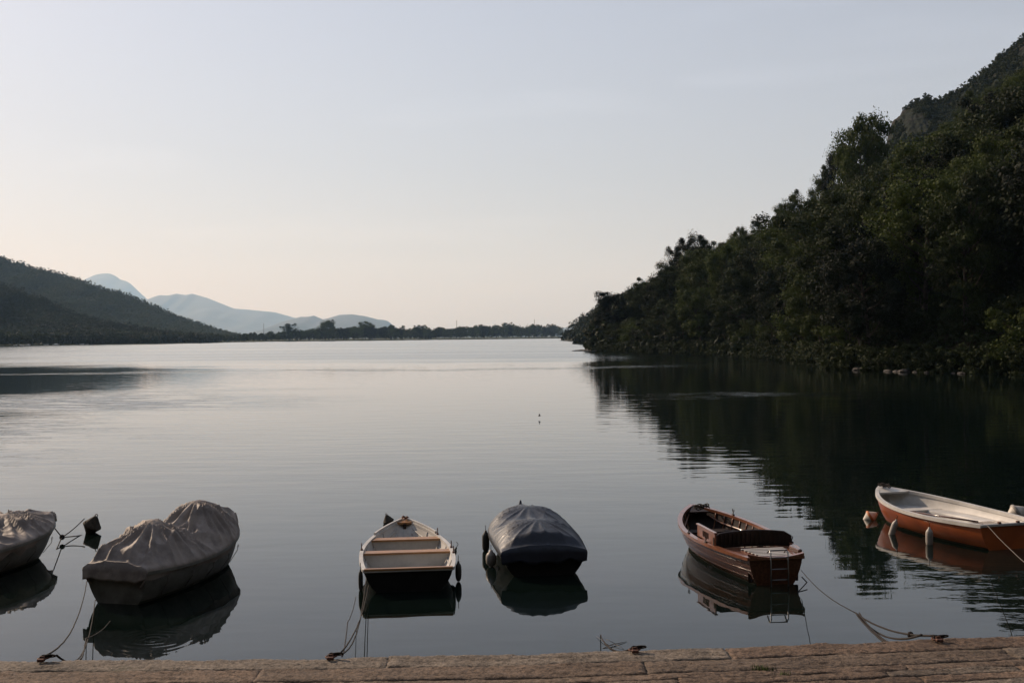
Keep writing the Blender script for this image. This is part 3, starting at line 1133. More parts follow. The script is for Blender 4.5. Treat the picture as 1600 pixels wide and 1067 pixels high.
M_fendd = mat('dark_fender', (.05, .047, .04), .6, .3, var=.4, vscale=6)
M_rope = mat('rope', (.022, .017, .014), .9, .2, var=.4, vscale=40, bump=.003, bscale=120)
M_ropel = mat('pale_rope', (.12, .105, .09), .9, .2, var=.3, vscale=40)
M_scum = mat('scum', (.03, .032, .018), .7, .3, var=.5, vscale=12)
M_steel = mat('steel', (.22, .22, .22), .4, metal=.9)
M_iron = mat('rusty_iron', (.07, .03, .02), .8, metal=.3, col2=(.14, .06, .035), vscale=30)


def smooth(a, b, x):
    u = max(0, min(1, (x - a) / (b - a)))
    return u * u * (3 - 2 * u)


class Hull:
    def __init__(s, L, beam, trans, zst, zmid, zbow, draft=.18, tm=.42, full=2.2, rake=.10, stemw=.02):
        s.L, s.bm, s.bt, s.zs, s.zm, s.zb, s.dr, s.tm, s.full, s.rake, s.stemw = L, beam / 2, trans / 2, zst, zmid, zbow, draft, tm, full, rake, stemw

    def b(s, t):
        if t < s.tm:
            u = 1 - t / s.tm
            return s.bm - (s.bm - s.bt) * u * u
        u = (t - s.tm) / (1 - s.tm)
        return max(s.stemw, s.bm * (1 - u ** s.full) ** .85)

    def sheer(s, t):
        if t < .35:
            return s.zm + (s.zs - s.zm) * (1 - t / .35) ** 2
        return s.zm + (s.zb - s.zm) * ((t - .35) / .65) ** 2

    def pt(s, t, u, side, inset=0.0):
        """t stern..bow, u keel..sheer"""
        b = max(0.004, s.b(t) - inset)
        zs = s.sheer(t)
        zk = -s.dr + inset + (zs + s.dr) * smooth(.80, 1.0, t) ** 1.6 * .80
        ph = u * math.pi / 2
        y = b * (math.sin(ph) ** .75) * (.86 + .14 * u)
        z = zk + (zs - zk) * (1 - math.cos(ph)) ** .85
        x = t * s.L - s.rake * (1 - u) * smooth(.6, 1, t) * 2.2 + s.rake * .0
        x += -0.06 * (1 - u) * (1 - smooth(0, .1, t)) * -1
        if inset: x = min(x, s.L - inset * 1.5 - s.rake * (1 - u)) if t > .9 else x
        return Vector((x, side * y, z))

    def shell(s, inset=0.0, nt=44, nu=14, close=True, t0=0.0, u0=0.0):
        m = MB()
        P = []
        for i in range(nt + 1):
            t = t0 + (1 - t0) * i / nt
            row = [s.pt(t, 1 - j / nu * (1 - u0), 1, inset) for j in range(nu + 1)] + [s.pt(t, u0 + (j + 1) / nu * (1 - u0), -1, inset) for j in range(nu)]
            P.append(row)
        m.grid(P, True, flip=(inset > 0))
        return m, P

    def line(s, u=1.0, inset=0.0, n=60, t0=0.0, t1=1.0, dz=0.0):
        out = []
        for i in range(n + 1):
            t = t0 + (t1 - t0) * i / n
            p = s.pt(t, u, 1, inset); p.z += dz
            out.append(p)
        return out


def strip(mb, pts, w_in, w_out, h0, h1):
    """rail of rectangular section along pts (port side, +y); mirrored by caller"""
    P = []
    for i, p in enumerate(pts):
        a = pts[max(i - 1, 0)]; b = pts[min(i + 1, len(pts) - 1)]
        t = (b - a); t.z = 0
        t = t.normalized() if t.length > 0 else Vector((1, 0, 0))
        n = Vector((-t.y, t.x, 0))   # outward on the +y side
        if n.y < 0 and abs(n.y) > .5: n = -n
        P.append([p + n * w_out + Vector((0, 0, h0)), p + n * w_out + Vector((0, 0, h1)), p - n * w_in + Vector((0, 0, h1)), p - n * w_in + Vector((0, 0, h0)), p + n * w_out + Vector((0, 0, h0))])
    for side in (1, -1):
        mb.grid([[Vector((q.x, q.y * side, q.z)) for q in r] for r in P], False, flip=side > 0)
        for row in (P[0], P[-1]):
            mb.add([Vector((q.x, q.y * side, q.z)) for q in row[:4]], [(0, 1, 2, 3)])


def boat(name, pos, heading, H, mats, label, rail=(.03, .03, -.03, .012), th=.028):
    """heading: degrees clockwise from straight away; local +x = bow; pos = centre of the transom at the waterline"""
    root = empty(name, (pos[0], pos[1], 0), R(90 - heading))
    tag(root, label, 'boat')
    m, P = H.shell()
    row = P[0]
    n = len(row)
    m.add(row, [tuple(range(n))])                     # transom, outside
    hull = m.build('hull', mats['hull'], root)
    # weed and scum line where the hull meets the water
    wl = MB()
    rows_ = []
    for i_ in range(41):
        t_ = i_ / 40
        us = [u_ for u_ in np.linspace(.05, 1, 96) if -.03 < H.pt(t_, u_, 1).z < .045]
        if len(us) < 2: break
        a_, b_ = H.pt(t_, us[0], 1), H.pt(t_, us[-1], 1)
        rows_.append([Vector((a_.x, a_.y + .004, a_.z)), Vector((b_.x, b_.y + .004, b_.z + .012 * mnoise.noise(Vector((t_ * 9, 1, 1)))))])
    for sd_ in (1, -1):
        wl.grid([[Vector((q_.x, q_.y * sd_, q_.z)) for q_ in rr_] for rr_ in rows_], True, flip=sd_ < 0)
    wl.build('waterline_stain', M_scum, root)
    m, P = H.shell(th)
    row = P[0]
    row2 = [Vector((q.x + .03, q.y, q.z)) for q in row]
    m.add(row2, [tuple(range(n))[::-1]])
    m.build('lining', mats['lining'], root)
    m = MB()
    strip(m, H.line(1.0), *rail)
    s0 = H.pt(0, 1, 1)
    m.box((s0.x + .005, 0, s0.z - .012), (.055, 2 * s0.y + .02, .045), bev=.008)
    m.build('gunwale', mats['rail'], root)
    return root


def thwart(root, H, t, z, w, mat_top, panel=None, name='thwart', th=.03):
    x = t * H.L

    def half(zz, tt):
        best = .1
        for k in range(60):
            p = H.pt(tt, k / 60, 1, .03)
            if p.z <= zz: best = p.y
        return best
    y0, y1 = half(z, t - w / 2 / H.L), half(z, t + w / 2 / H.L)
    m = MB()
    vs_ = []
    for zz in (z - th, z):
        vs_ += [(x - w / 2, -y0, zz), (x - w / 2, y0, zz), (x + w / 2, y1, zz), (x + w / 2, -y1, zz)]
    m.add(vs_, [(0, 1, 2, 3), (7, 6, 5, 4), (0, 4, 5, 1), (1, 5, 6, 2), (2, 6, 7, 3), (3, 7, 4, 0)])
    o = m.build(name, mat_top, root)
    if panel:
        m = MB()
        yb = half(.06, t)
        m.add([(x - w / 2 + .02, -y0 + .005, z - th), (x - w / 2 + .02, y0 - .005, z - th), (x - w / 2 + .02, yb, .03), (x - w / 2 + .02, -yb, .03)], [(0, 1, 2, 3)])
        m.add([(x - w / 2 + .045, -y0 + .005, z - th), (x - w / 2 + .045, y0 - .005, z - th), (x - w / 2 + .045, yb, .03), (x - w / 2 + .045, -yb, .03)], [(3, 2, 1, 0)])
        m.build('seat_front', panel, root)
    return o


def floor_boards(root, H, t0, t1, z, mater):
    m = MB()
    P = []
    for i in range(17):
        t = t0 + (t1 - t0) * i / 16
        best = .03
        for k in range(60):
            p = H.pt(t, k / 60, 1, .03)
            if p.z <= z: best = p.y
        P.append([(t * H.L, -best + .004, z), (t * H.L, 0, z + .004), (t * H.L, best - .004, z)])
    m.grid(P, False, flip=True)
    return m.build('floorboards', mater, root)


def rowlock(root, p, mater=None):
    m = MB()
    m.box((p.x, p.y, p.z + .015), (.07, .035, .03), bev=.006)
    m.tube([(p.x, p.y, p.z + .02), (p.x, p.y, p.z + .06)], .008, 6)
    m.tube([(p.x + .035 * math.cos(a), p.y, p.z + .095 + .035 * math.sin(a)) for a in np.linspace(math.pi * .85, math.pi * 2.15, 10)], .007, 6)
    return m.build('rowlock', mater or M_steel, root)


def wpt(root, v):
    M = Matrix.Translation(root.location) @ Matrix.Rotation(root.rotation_euler[2], 4, 'Z')
    return M @ Vector(v)


def fender(p, length, r, mater, label, tilt=(0, 0), group=None):
    """hangs from a short line; p = top of the fender in world space"""
    root = empty('boat_fender', p); tag(root, label, 'fender', group)
    M = Matrix.Rotation(tilt[0], 4, 'X') @ Matrix.Rotation(tilt[1], 4, 'Y') @ Matrix.Rotation(math.pi, 4, 'X')
    m = MB()
    prof = [(0.001, 0), (r * .3, .005), (r * .38, .03), (r * .75, .055), (r * .97, .09), (r, .13), (r, length - .10), (r * .9, length - .05), (r * .5, length - .01), (.001, length)]
    m.lathe(prof, M, 14)
    m.build('fender_body', mater, root)
    m = MB()
    m.tube([M @ Vector((0, 0, .01)), M @ Vector((0, 0, -.05)), Vector((0, 0, .08))], .005, 5)
    m.build('fender_line', M_rope, root)
    return root


def tie_cords(coverobj, root, H, skirt, ts, label_):
    for k, (t_, sd_) in enumerate(ts):
        a = H.pt(t_, 1, sd_); b = H.pt(t_ + .02, .55, sd_)
        m = MB()
        m.tube([(a.x, a.y + sd_ * .035, a.z - skirt * .6), (a.x + .01, a.y + sd_ * .03, a.z - skirt * .95), (b.x, b.y + sd_ * .012, b.z)], .005, 5)
        m.tube([(a.x + .018 * math.cos(q), a.y + sd_ * .045, a.z - skirt * .6 + .018 * math.sin(q)) for q in np.linspace(0, 6.28, 9)], .004, 4)
        m.build('tie_cord', M_ropel, coverobj)


def rope(name, pts, r, label, sag=0.0, n=24, mater=None, wob=.004, group=None, cat='rope'):
    P = []
    pts = [Vector(p) for p in pts]
    segs = len(pts) - 1
    for i in range(segs):
        a, b = pts[i], pts[i + 1]
        for k in range(n + (1 if i == segs - 1 else 0)):
            u = k / n
            q = a.lerp(b, u)
            q.z -= sag * 4 * u * (1 - u)
            q += Vector((mnoise.noise(q * 3 + Vector((1, 0, 0))), mnoise.noise(q * 3 + Vector((5, 0, 0))), 0)) * wob
            P.append(q)
    m = MB(); m.tube(P, r * .8, 6)
    o = m.build(name, mater or M_rope)
    tag(o, label, cat, group)
    return o


def buoy(p, s_, mater, label, tilt, band=None):
    root = empty('mooring_buoy', p); tag(root, label, 'buoy')
    M = Matrix.Rotation(tilt[0], 4, 'X') @ Matrix.Rotation(tilt[1], 4, 'Y')
    m = MB()
    m.lathe([(0.001, -.62 * s_), (.12 * s_, -.6 * s_), (.14 * s_, -.52 * s_), (.46 * s_, -.05 * s_), (.49 * s_, -.02 * s_), (.49 * s_, .02 * s_), (.46 * s_, .05 * s_), (.14 * s_, .5 * s_), (.10 * s_, .55 * s_), (.001, .56 * s_)], M, 18)
    m.build('float', mater, root)
    if band:
        m = MB()
        m.lathe([(.47 * s_, -.09 * s_), (.515 * s_, -.02 * s_), (.515 * s_, .03 * s_), (.47 * s_, .1 * s_)], M, 18)
        m.build('band', band, root)
    m = MB()
    m.tube([M @ Vector((.07 * s_ * math.cos(a), 0, .62 * s_ + .07 * s_ * math.sin(a))) for a in np.linspace(0, 2 * math.pi, 12)], .012 * s_ + .004, 5)
    m.build('eye', M_iron, root)
    return root


# ---- boat cover ---------------------------------------------------------------
def cover(root, H, mater, label, humps, skirt, seed, over=.018, qe=1.6, crease=1.0, ridge0=.12, fold=.035, tip=None, lowtop=.0):
    """humps: (t, y, height, spread_t, spread_y) of the supports the sheet is thrown over"""
    na, nc = 150, 110
    rr = random.Random(seed)
    P = []
    phs = [rr.uniform(0, 6) for _ in humps]
    for i in range(na + 1):
        t = -0.012 + 1.03 * i / na
        tt = min(max(t, 0), 1)
        b = H.b(tt) + over
        if tt > .985: b = max(.05, b)
        zs = H.sheer(tt) + .02
        row = []
        for j in range(nc + 1):
            v = -1 + 2 * j / nc
            av = abs(v)
            if av > .84:                                 # hanging skirt
                q = (av - .84) / .16
                sk = skirt * (1 + .75 * mnoise.noise(Vector((tt * 6, seed, v * .5))) + .15 * mnoise.noise(Vector((tt * 20, seed, v))))
                y = b + .012 - .05 * q * q + .022 * q * mnoise.noise(Vector((tt * 16, seed, v * 2))) - q * sk * .32
                z = zs - q * sk
                z += .0
            else:
                q = av / .84
                y = b * q ** .92
                z = zs + .012
                top = ridge0 * (1 - q ** 2) ** .8
                hh = 0
                for (ht, hy, hz, st, sy) in humps:
                    dxx = (tt - ht) / st
                    dyy = (math.copysign(q, v) - hy) / sy
                    dd = math.sqrt(dxx * dxx + dyy * dyy)
                    hh = max(hh, hz * max(0, 1 - dd ** 1.15) if dd < 1 else 0) if False else hh + 0
                    e_ = hz * math.exp(-(abs(dxx) ** 1.5)) * max(0, 1 - q ** qe) ** .85
                    hh = (hh ** 5 + e_ ** 5) ** .2 if (hh > 0 or e_ > 0) else 0
                z += max(top, hh) if False else (top ** 4 + hh ** 4) ** .25
                # pleats radiating from each support
                for (ht, hy, hz, st, sy), ph in zip(humps, phs):
                    dx_ = (tt - ht) * H.L; dy_ = math.copysign(q, v) * b - hy * b
                    r_ = math.hypot(dx_, dy_) + 1e-4
                    an = math.atan2(dy_, dx_)
                    nn = 9
                    wv = math.sin(nn * an + ph + 1.3 * mnoise.noise(Vector((an * 2, seed, 0)))) + .22 * math.sin(19 * an + ph * 2)
                    wv = 1.1 - 2.0 * min(1, abs(wv)) ** .75
                    z += fold * wv * min(1, r_ / .35) * math.exp(-(r_ / 1.1) ** 2) * (1 - q ** 6 * .8)
                env = math.sin(math.pi * min(1, q * 1.02)) ** .8
                sd_ = 1 if v > 0 else 2
                for kf, (fx, sk_, am) in enumerate(((1.5, .9, 1.0), (2.6, -1.1, .6), (4.4, .6, .28))):
                    nz = mnoise.noise(Vector((tt * H.L * fx + q * sk_, q * .55 + sd_ * 9, seed + kf * 7)))
                    z += crease * fold * am * env * (math.exp(-abs(nz) * 10) - .28)
                z += crease * .020 * fbm(tt * H.L * 1.2, v * 1.3, seed, 2)
                if tt > .93 or tt < .05:
                    e_ = smooth(.93, 1.02, tt) if tt > .93 else 1 - smooth(0, .05, tt)
                    z = z * (1 - e_ * .6) + (zs + .02) * e_ * .6
            x = t * H.L
            if av > .84 and tt > .9:
                x -= skirt * .5 * (av - .84) / .16
            row.append(Vector((x, math.copysign(y, v), z)))
        P.append(row)
    # transom and bow flaps
    def flap(row, dx):
        out = []
        for k in range(1, 6):
            q = k / 5
            nr = []
            for j, p in enumerate(row):
                v = -1 + 2 * j / nc
                zs = H.sheer(0 if dx < 0 else 1)
                drop = skirt * q * (1 + .3 * mnoise.noise(Vector((p.y * 5, seed, dx)))) + lowtop * q
                drop = drop * (.35 if dx > 0 else .8 + .5 * mnoise.noise(Vector((p.y * 4, seed, 2))))
                zz = min(p.z, zs + .03) - (drop if abs(v) <= .84 else drop * (1 - (abs(v) - .84) / .16))
                if abs(v) > .84: zz = p.z
                nr.append(Vector((p.x + dx * q * (1 if abs(v) <= .84 else 0) + .012 * q * mnoise.noise(Vector((p.y * 9, seed, 3))), p.y, zz)))
            out.append(nr)
        return out
    pre = flap(P[0], -.012)[::-1]
    post = flap(P[-1], .01)
    G = pre + P + post
    m = MB()
    m.grid(G, True, flip=True)
    o = m.build('boat_cover', mater)
    o.location = root.location
    o.rotation_euler = root.rotation_euler
    tag(o, label, 'boat cover')
    md = o.modifiers.new('thickness', 'SOLIDIFY'); md.thickness = .006; md.offset = 1
    return o


def tarp(name, c1, c2, rough, spec=.4, cs=1.0):
    m = mat(name, c1, rough, spec, col2=c2, vscale=2.6, bump=.007, bscale=14, thr=(.40, .58))
    t = m.node_tree
    bmp = [n for n in t.nodes if n.type == 'BUMP'][0]
    # crisp small creases
    n = t.nodes.new('ShaderNodeTexNoise')
    n.noise_type = 'RIDGED_MULTIFRACTAL'
    n.inputs['Scale'].default_value = 3.2
    n.inputs['Detail'].default_value = 3
    tc = [q for q in t.nodes if q.type == 'MAPPING'][0]
    t.links.new(tc.outputs[0], n.inputs['Vector'])
    b2_ = t.nodes.new('ShaderNodeBump')
    b2_.inputs['Distance'].default_value = .022 * cs
    b2_.inputs['Strength'].default_value = .8
    t.links.new(n.outputs[0], b2_.inputs['Height'])
    t.links.new(bmp.outputs[0], b2_.inputs['Normal'])
    p = t.nodes['Principled BSDF']
    t.links.new(b2_.outputs[0], p.inputs['Normal'])
    return m


M_tarp = tarp('grey_tarpaulin', (.150, .122, .104), (.27, .225, .192), .68)
M_tarpb = tarp('navy_tarpaulin', (.008, .011, .019), (.013, .018, .032), .46, .35, .25)

# ---- boat 2: grey covered boat, and boat 1 at the frame edge --------------------
def off_from(bow, heading, L):
    a = R(heading)
    return (bow.x - math.sin(a) * L, bow.y - math.cos(a) * L)


H2 = Hull(3.3, 1.27, 0.90, .44, .40, .52, full=2.1)
bow2 = gp(365, 868)
b2 = boat('covered_rowboat', off_from(bow2, 13, 3.3), 13, H2, dict(hull=M_whitehull, lining=M_white, rail=M_whitehull), 'white hulled boat fully hidden under the grey two-humped cover')
cv2 = cover(b2, H2, M_tarp, 'crumpled grey tarpaulin with two humps over the second boat from the left', [(.27, 0, .52, .23, 1), (.64, 0, .62, .27, 1)], .19, 3, fold=.06, ridge0=.24)

H1 = Hull(4.0, 1.6, 1.1, .44, .42, .50, full=2.6)
bow1 = gp(80, 858)
b1 = boat('covered_rowboat', off_from(bow1, 15, 4.0), 15, H1, dict(hull=M_whitehull, lining=M_white, rail=M_whitehull), 'white hulled boat under a grey cover, cut off by the left edge of the photo')
cv1 = cover(b1, H1, M_tarp, 'flat grey tarpaulin over the leftmost boat', [(.35, 0, .30, .22, 1), (.72, 0, .27, .22, 1)], .22, 9, fold=.055, ridge0=.16)

tie_cords(cv2, b2, H2, .17, [(t_, -1) for t_ in (.1, .26, .42, .58, .74)], '')
tie_cords(cv1, b1, H1, .20, [(t_, -1) for t_ in (.5, .66, .82)], '')
# ---- boat 3: open white rowing boat ------------------------------------------
H3 = Hull(3.45, 1.36, 1.22, .32, .31, .42, full=2.1, tm=.33, stemw=.035)
b3 = boat('rowing_boat', (-1.45, 15.15), -6.5, H3, dict(hull=M_dark, lining=M_white, rail=M_white), 'open white rowing boat with tan edged seats, third boat from the left', rail=(.035, .02, -.03, .012))
thwart(b3, H3, .40, .30, .20, M_tan, M_white)
thwart(b3, H3, .66, .33, .20, M_tan, M_white)
thwart(b3, H3, .09, .22, .30, M_white, None, name='stern_seat')
floor_boards(b3, H3, .02, .86, .03, M_white)
m = MB()
m.box((.005, 0, H3.zs + .004), (.07, 1.22, .03), bev=.006)
tag(m.build('transom_cap', M_tan, b3))
m = MB()
strip(m, H3.line(1.0, t0=.72, t1=.985, n=20), .02, .012, .012, .05)
m.build('wash_strake', M_white, b3)
m = MB()
tip = H3.pt(1, 1, 1)
m.add([(3.24, -.16, tip.z + .0), (3.24, .16, tip.z + .0), (3.48, .07, tip.z + .04), (3.48, -.07, tip.z + .04), (3.24, -.16, tip.z - .03), (3.24, .16, tip.z - .03), (3.48, .07, tip.z + .01), (3.48, -.07, tip.z + .01)],
      [(0, 3, 2, 1), (4, 5, 6, 7), (0, 1, 5, 4), (1, 2, 6, 5), (2, 3, 7, 6), (3, 0, 4, 7)])
m.build('breasthook', M_tan, b3)
m = MB()
for u_ in (.62, .80):
    for sd_ in (1, -1):
        m.tube([H3.pt(t_, u_, sd_, .036) for t_ in np.linspace(.03, .93, 30)], .011, 5)
m.build('stringer', M_white, b3)
for t_ in (.2, .5, .8):
    for sd_ in (1, -1):
        m = MB(); m.tube([H3.pt(t_, u_, sd_, .034) for u_ in np.linspace(.4, .96, 8)], .012, 4)
        m.build('rib', M_white, b3)
m = MB()
m.box((3.24, 0, .22), (.05, .05, .36), bev=.01)
m.build('stem_post', M_darkwood, b3)
for t_, sd_ in ((.42, -1), (.30, -1), (.70, -1), (.42, 1)):
    q = H3.pt(t_, 1, sd_); rowlock(b3, q, M_iron)
m = MB()
m.tube([(3.42 + .05 * math.cos(a), .04 * math.sin(a), tip.z + .06 + .01 * math.sin(3 * a)) for a in np.linspace(0, 6.6, 16)], .012, 6)
m.tube([(3.4, -.03, tip.z + .05), (3.35, -.06, tip.z + .07), (3.3, 0, tip.z + .06)], .012, 6)
m.build('bow_line_coil', M_iron, b3)

fender(wpt(b3, (.55, -.72, .30)), .30, .045, M_fendd, 'dark fender hanging near the stern on the right side of the white rowing boat')
fender(wpt(b3, (1.25, -.74, .36)), .18, .045, M_fendd, 'short dark fender hanging amidships on the right side of the white rowing boat', tilt=(0, .5))
fender(wpt(b3, (.22, .66, .30)), .32, .032, M_fendd, 'thin dark fender at the left stern corner of the white rowing boat')

# ---- boat 4: blue covered ------------------------------------------------------
H4 = Hull(3.4, 1.34, 1.22, .33, .34, .40, full=2.4)
b4 = boat('covered_rowboat', (.44, 16.1), -5.5, H4, dict(hull=M_dark, lining=M_white, rail=M_dark), 'dark hulled boat under the navy cover, just right of the white rowing boat')
cv4 = cover(b4, H4, M_tarpb, 'taut navy blue tarpaulin domed over the middle boat', [(.20, 0, .34, .34, 1), (.60, 0, .32, .34, 1)], .19, 15, qe=2.3, fold=.016, crease=.35, ridge0=.12)
m = MB()
m.lathe([(.001, .0), (.07, -.01), (.05, .04), (.025, .10), (.015, .15), (.001, .16)], Matrix.Translation((3.30, .0, .47)), 10)
m.build('bow_knot', M_tarpb, b4)
fender(wpt(b4, (2.0, .71, .34)), .36, .06, M_fendd, 'long dark fender amidships on the left side of the navy covered boat')
fender(wpt(b4, (.75, .72, .26)), .26, .08, M_fendw, 'pale fat fender near the stern on the left side of the navy covered boat')

# ---- boat 5: varnished wooden boat ----------------------------------------------
H5 = Hull(3.75, 1.34, .78, .39, .40, .56, full=2.3, tm=.45, rake=.06)
b5 = boat('wooden_boat', (3.66, 15.38), -8.5, H5, dict(hull=M_brown, lining=M_darkwood, rail=M_brown2), 'varnished brown wooden boat with a curved seat back and stern ladder', rail=(.045, .03, -.035, .012), th=.03)
floor_boards(b5, H5, .03, .8, .05, M_darkwood)
# strakes along the hull
m = MB()
for u in (.62, .76, .88):
    strip(m, H5.line(u, n=50, t1=.985), .004, .005, -.003, .003)
m.build('rubbing_strake', M_brown, b5)
# frames inside
for k in range(12):
    t_ = .34 + .05 * k
    for sd_ in (1, -1):
        m = MB()
        pts_ = [H5.pt(t_, u, sd_, .035) for u in np.linspace(.35, .97, 8)]
        m.tube(pts_, .012, 4)
        m.build('rib', M_brown2, b5)
m = MB()
for sd_ in (1, -1):
    ps = [H5.pt(t_, .80, sd_, .05) for t_ in np.linspace(.3, .93, 24)]
    m.tube(ps, .016, 5)
m.build('stringer', M_brown2, b5)
thwart(b5, H5, .56, .26, .20, M_brown2)
thwart(b5, H5, .78, .26, .26, M_darkwood, name='bow_seat')
thwart(b5, H5, .125, .37, .80, M_brown2, M_darkwood, name='stern_seat')
# curved backrest
m = MB()
PP = []
x0 = .86
for y in np.linspace(-.60, .60, 25):
    xx = x0 + .13 * math.cos(y / .60 * 1.25)
    top = .57 + .035 * math.cos(y / .60 * 1.5) - .05 * smooth(.5, .6, abs(y))
    PP.append([(xx - .015, y, .36), (xx - .02, y, top - .01), (xx - .01, y, top), (xx + .015, y, top), (xx + .02, y, top - .01), (xx + .015, y, .36)])
m.grid(PP, False)
m.add(PP[0], [(0, 1, 2, 3, 4, 5)]); m.add(PP[-1], [(5, 4, 3, 2, 1, 0)])
br = m.build('backrest', M_darkwood, b5)
for k in range(15):
    y = -.49 + k * .07
    xx = x0 + .13 * math.cos(y / .60 * 1.25) - .03
    m = MB(); m.box((xx, y, .48), (.012, .018, .17), bev=.003)
    m.build('spindle', M_darkwood, br)
# side panels running forward from the backrest
for sd_ in (1,):
    m = MB()
    m.box((1.27, sd_ * .58, .50), (.82, .022, .17), bev=.004)
    sp = m.build('side_panel', M_brown2, b5)
    m = MB()
    for q in range(9):
        m.box((1.15 + q * .032, sd_ * .58, .50), (.012, .032, .09), bev=.002)
    m.build('grille', M_darkwood, sp)
    m = MB(); m.box((1.27, sd_ * .58, .595), (.86, .05, .02), bev=.005)
    m.build('cap_rail', M_brown2, sp)
for q in range(6):
    m = MB(); m.box((.16 + q * .10, -.06, .382), (.05, .50 + .03 * q, .014), bev=.003)
    m.build('seat_slat', M_white, b5)
m = MB()
m.box((.26, -.40, .43), (.34, .06, .08), bev=.02)
m.build('armrest', M_brown, b5)
# transom cap, ladder
m = MB()
PP = []
for y in np.linspace(-.40, .40, 13):
    z_ = .36 + .05 * (abs(y) / .4) ** 2
    PP.append([(-.035, y, z_), (-.035, y, z_ + .035), (.03, y, z_ + .035), (.03, y, z_), (-.035, y, z_)])
m.grid(PP, False)
m.build('transom_cap', M_brown2, b5)
lad = empty('ladder', (0, 0, 0)); lad.parent = b5
m = MB()
ly = -.02
for s_ in (-.125, .125):
    m.tube([(.06, ly + s_, .44), (-.02, ly + s_, .50), (-.075, ly + s_, .46), (-.085, ly + s_, .2), (-.085, ly + s_, -.12)], .0095, 8)
m.build('ladder_rail', M_steel, lad)
for z_ in (.495, .40, .24, .09):
    m = MB(); m.tube([(-.08 if z_ < .45 else -.03, ly - .13, z_), (-.08 if z_ < .45 else -.03, ly + .13, z_)], .009, 8)
    m.build('rung', M_steel, lad)
for t_, sd_ in ((.50, 1), (.30, 1), (.80, -1), (.24, -1)):
    q = H5.pt(t_, 1, sd_); rowlock(b5, q, M_darkwood)
m = MB()
for q in range(5):
    c = Vector((3.35 + random.uniform(-.14, .14), random.uniform(-.1, .1), .585 + random.uniform(0, .03)))
    m.tube([c + Vector((.08 * math.cos(a), .07 * math.sin(a), .02 * math.sin(2 * a + q))) for a in np.linspace(0, 6.2, 14)], .011, 5)
m.build('rope_coil', M_rope, b5)
m = MB()
m.add([(3.38, -.17, .50), (3.38, .17, .50), (3.70, .03, .56), (3.70, -.03, .56), (3.38, -.17, .48), (3.38, .17, .48), (3.70, .03, .53), (3.70, -.03, .53)],
      [(0, 3, 2, 1), (4, 5, 6, 7), (0, 1, 5, 4), (1, 2, 6, 5), (2, 3, 7, 6), (3, 0, 4, 7)])
m.build('foredeck', M_darkwood, b5)

# ---- boat 6: orange boat with white inside -----------------------------------------
H6 = Hull(3.6, 1.56, 1.10, .42, .40, .56, full=2.3, tm=.42, rake=.08)
b6 = boat('orange_boat', (8.0, 17.75), -15, H6, dict(hull=M_orange, lining=M_white, rail=M_white), 'orange hulled open boat with white moulded interior at the right edge', rail=(.05, .015, -.045, .012))
floor_boards(b6, H6, .03, .85, .05, M_white)
for sd_ in (1, -1):
    m = MB()
    PP = []
    for i in range(31):
        t_ = .02 + .80 * i / 30
        wd = .27 if t_ < .6 else .27 + (t_ - .6) * .5
        yo = .1
        for k in range(60):
            p = H6.pt(t_, k / 60, 1, .03)
            if p.z <= .25: yo = p.y
        yi = max(0.0, yo - wd)
        PP.append([(t_ * H6.L, sd_ * yo, .25), (t_ * H6.L, sd_ * (yi + .03), .25), (t_ * H6.L, sd_ * yi, .22), (t_ * H6.L, sd_ * (yi + .01 if yi > .01 else 0), .05)])
    m.grid(PP, True, flip=sd_ > 0)
    m.build('side_bench', M_white, b6)
thwart(b6, H6, .80, .255, .75, M_white, M_white, name='bow_locker')
thwart(b6, H6, .26, .27, .24, M_brown, name='thwart')
m = MB()
tz = H6.pt(.93, 1, 1).z
ZA = H6.sheer(3.15 / 3.6) + .005; ZB = .575
m.add([(3.15, -.36, ZA), (3.15, .36, ZA), (3.56, .06, ZB), (3.56, -.06, ZB), (3.15, -.36, ZA - .03), (3.15, .36, ZA - .03), (3.56, .06, ZB - .03), (3.56, -.06, ZB - .03)],
      [(0, 3, 2, 1), (4, 5, 6, 7), (0, 1, 5, 4), (1, 2, 6, 5), (2, 3, 7, 6), (3, 0, 4, 7)])
m.build('foredeck', M_white, b6)
m = MB()
for q in range(6):
    c = Vector((3.38 + random.uniform(-.10, .10), random.uniform(-.1, .1), .59 + random.uniform(0, .03)))
    m.tube([c + Vector((.08 * math.cos(a), .06 * math.sin(a), .02 * math.sin(2 * a + q))) for a in np.linspace(0, 6.2, 14)], .010, 5)
m.build('rope_coil', M_rope, b6)
for y_ in (-.35, -.15, .2):
    m = MB(); m.box((.0, y_, .445), (.05, .05, .03), bev=.008)
    m.build('cleat', M_iron, b6)
m = MB()
m.tube([(.9, -.1, .30), (2.3, .25, .28)], .016, 6)
m.build('oar_shaft', M_brown, b6)
fender(at(1401, 811, 19.15), .38, .055, M_fendw, 'pale slanting fender nearest the bow on the orange boat', tilt=(.2, .25))
fender(at(1452, 823, 18.25), .34, .06, M_fendw, 'pale upright fender amidships on the orange boat')
q = H6.pt(.72, 1, 1)

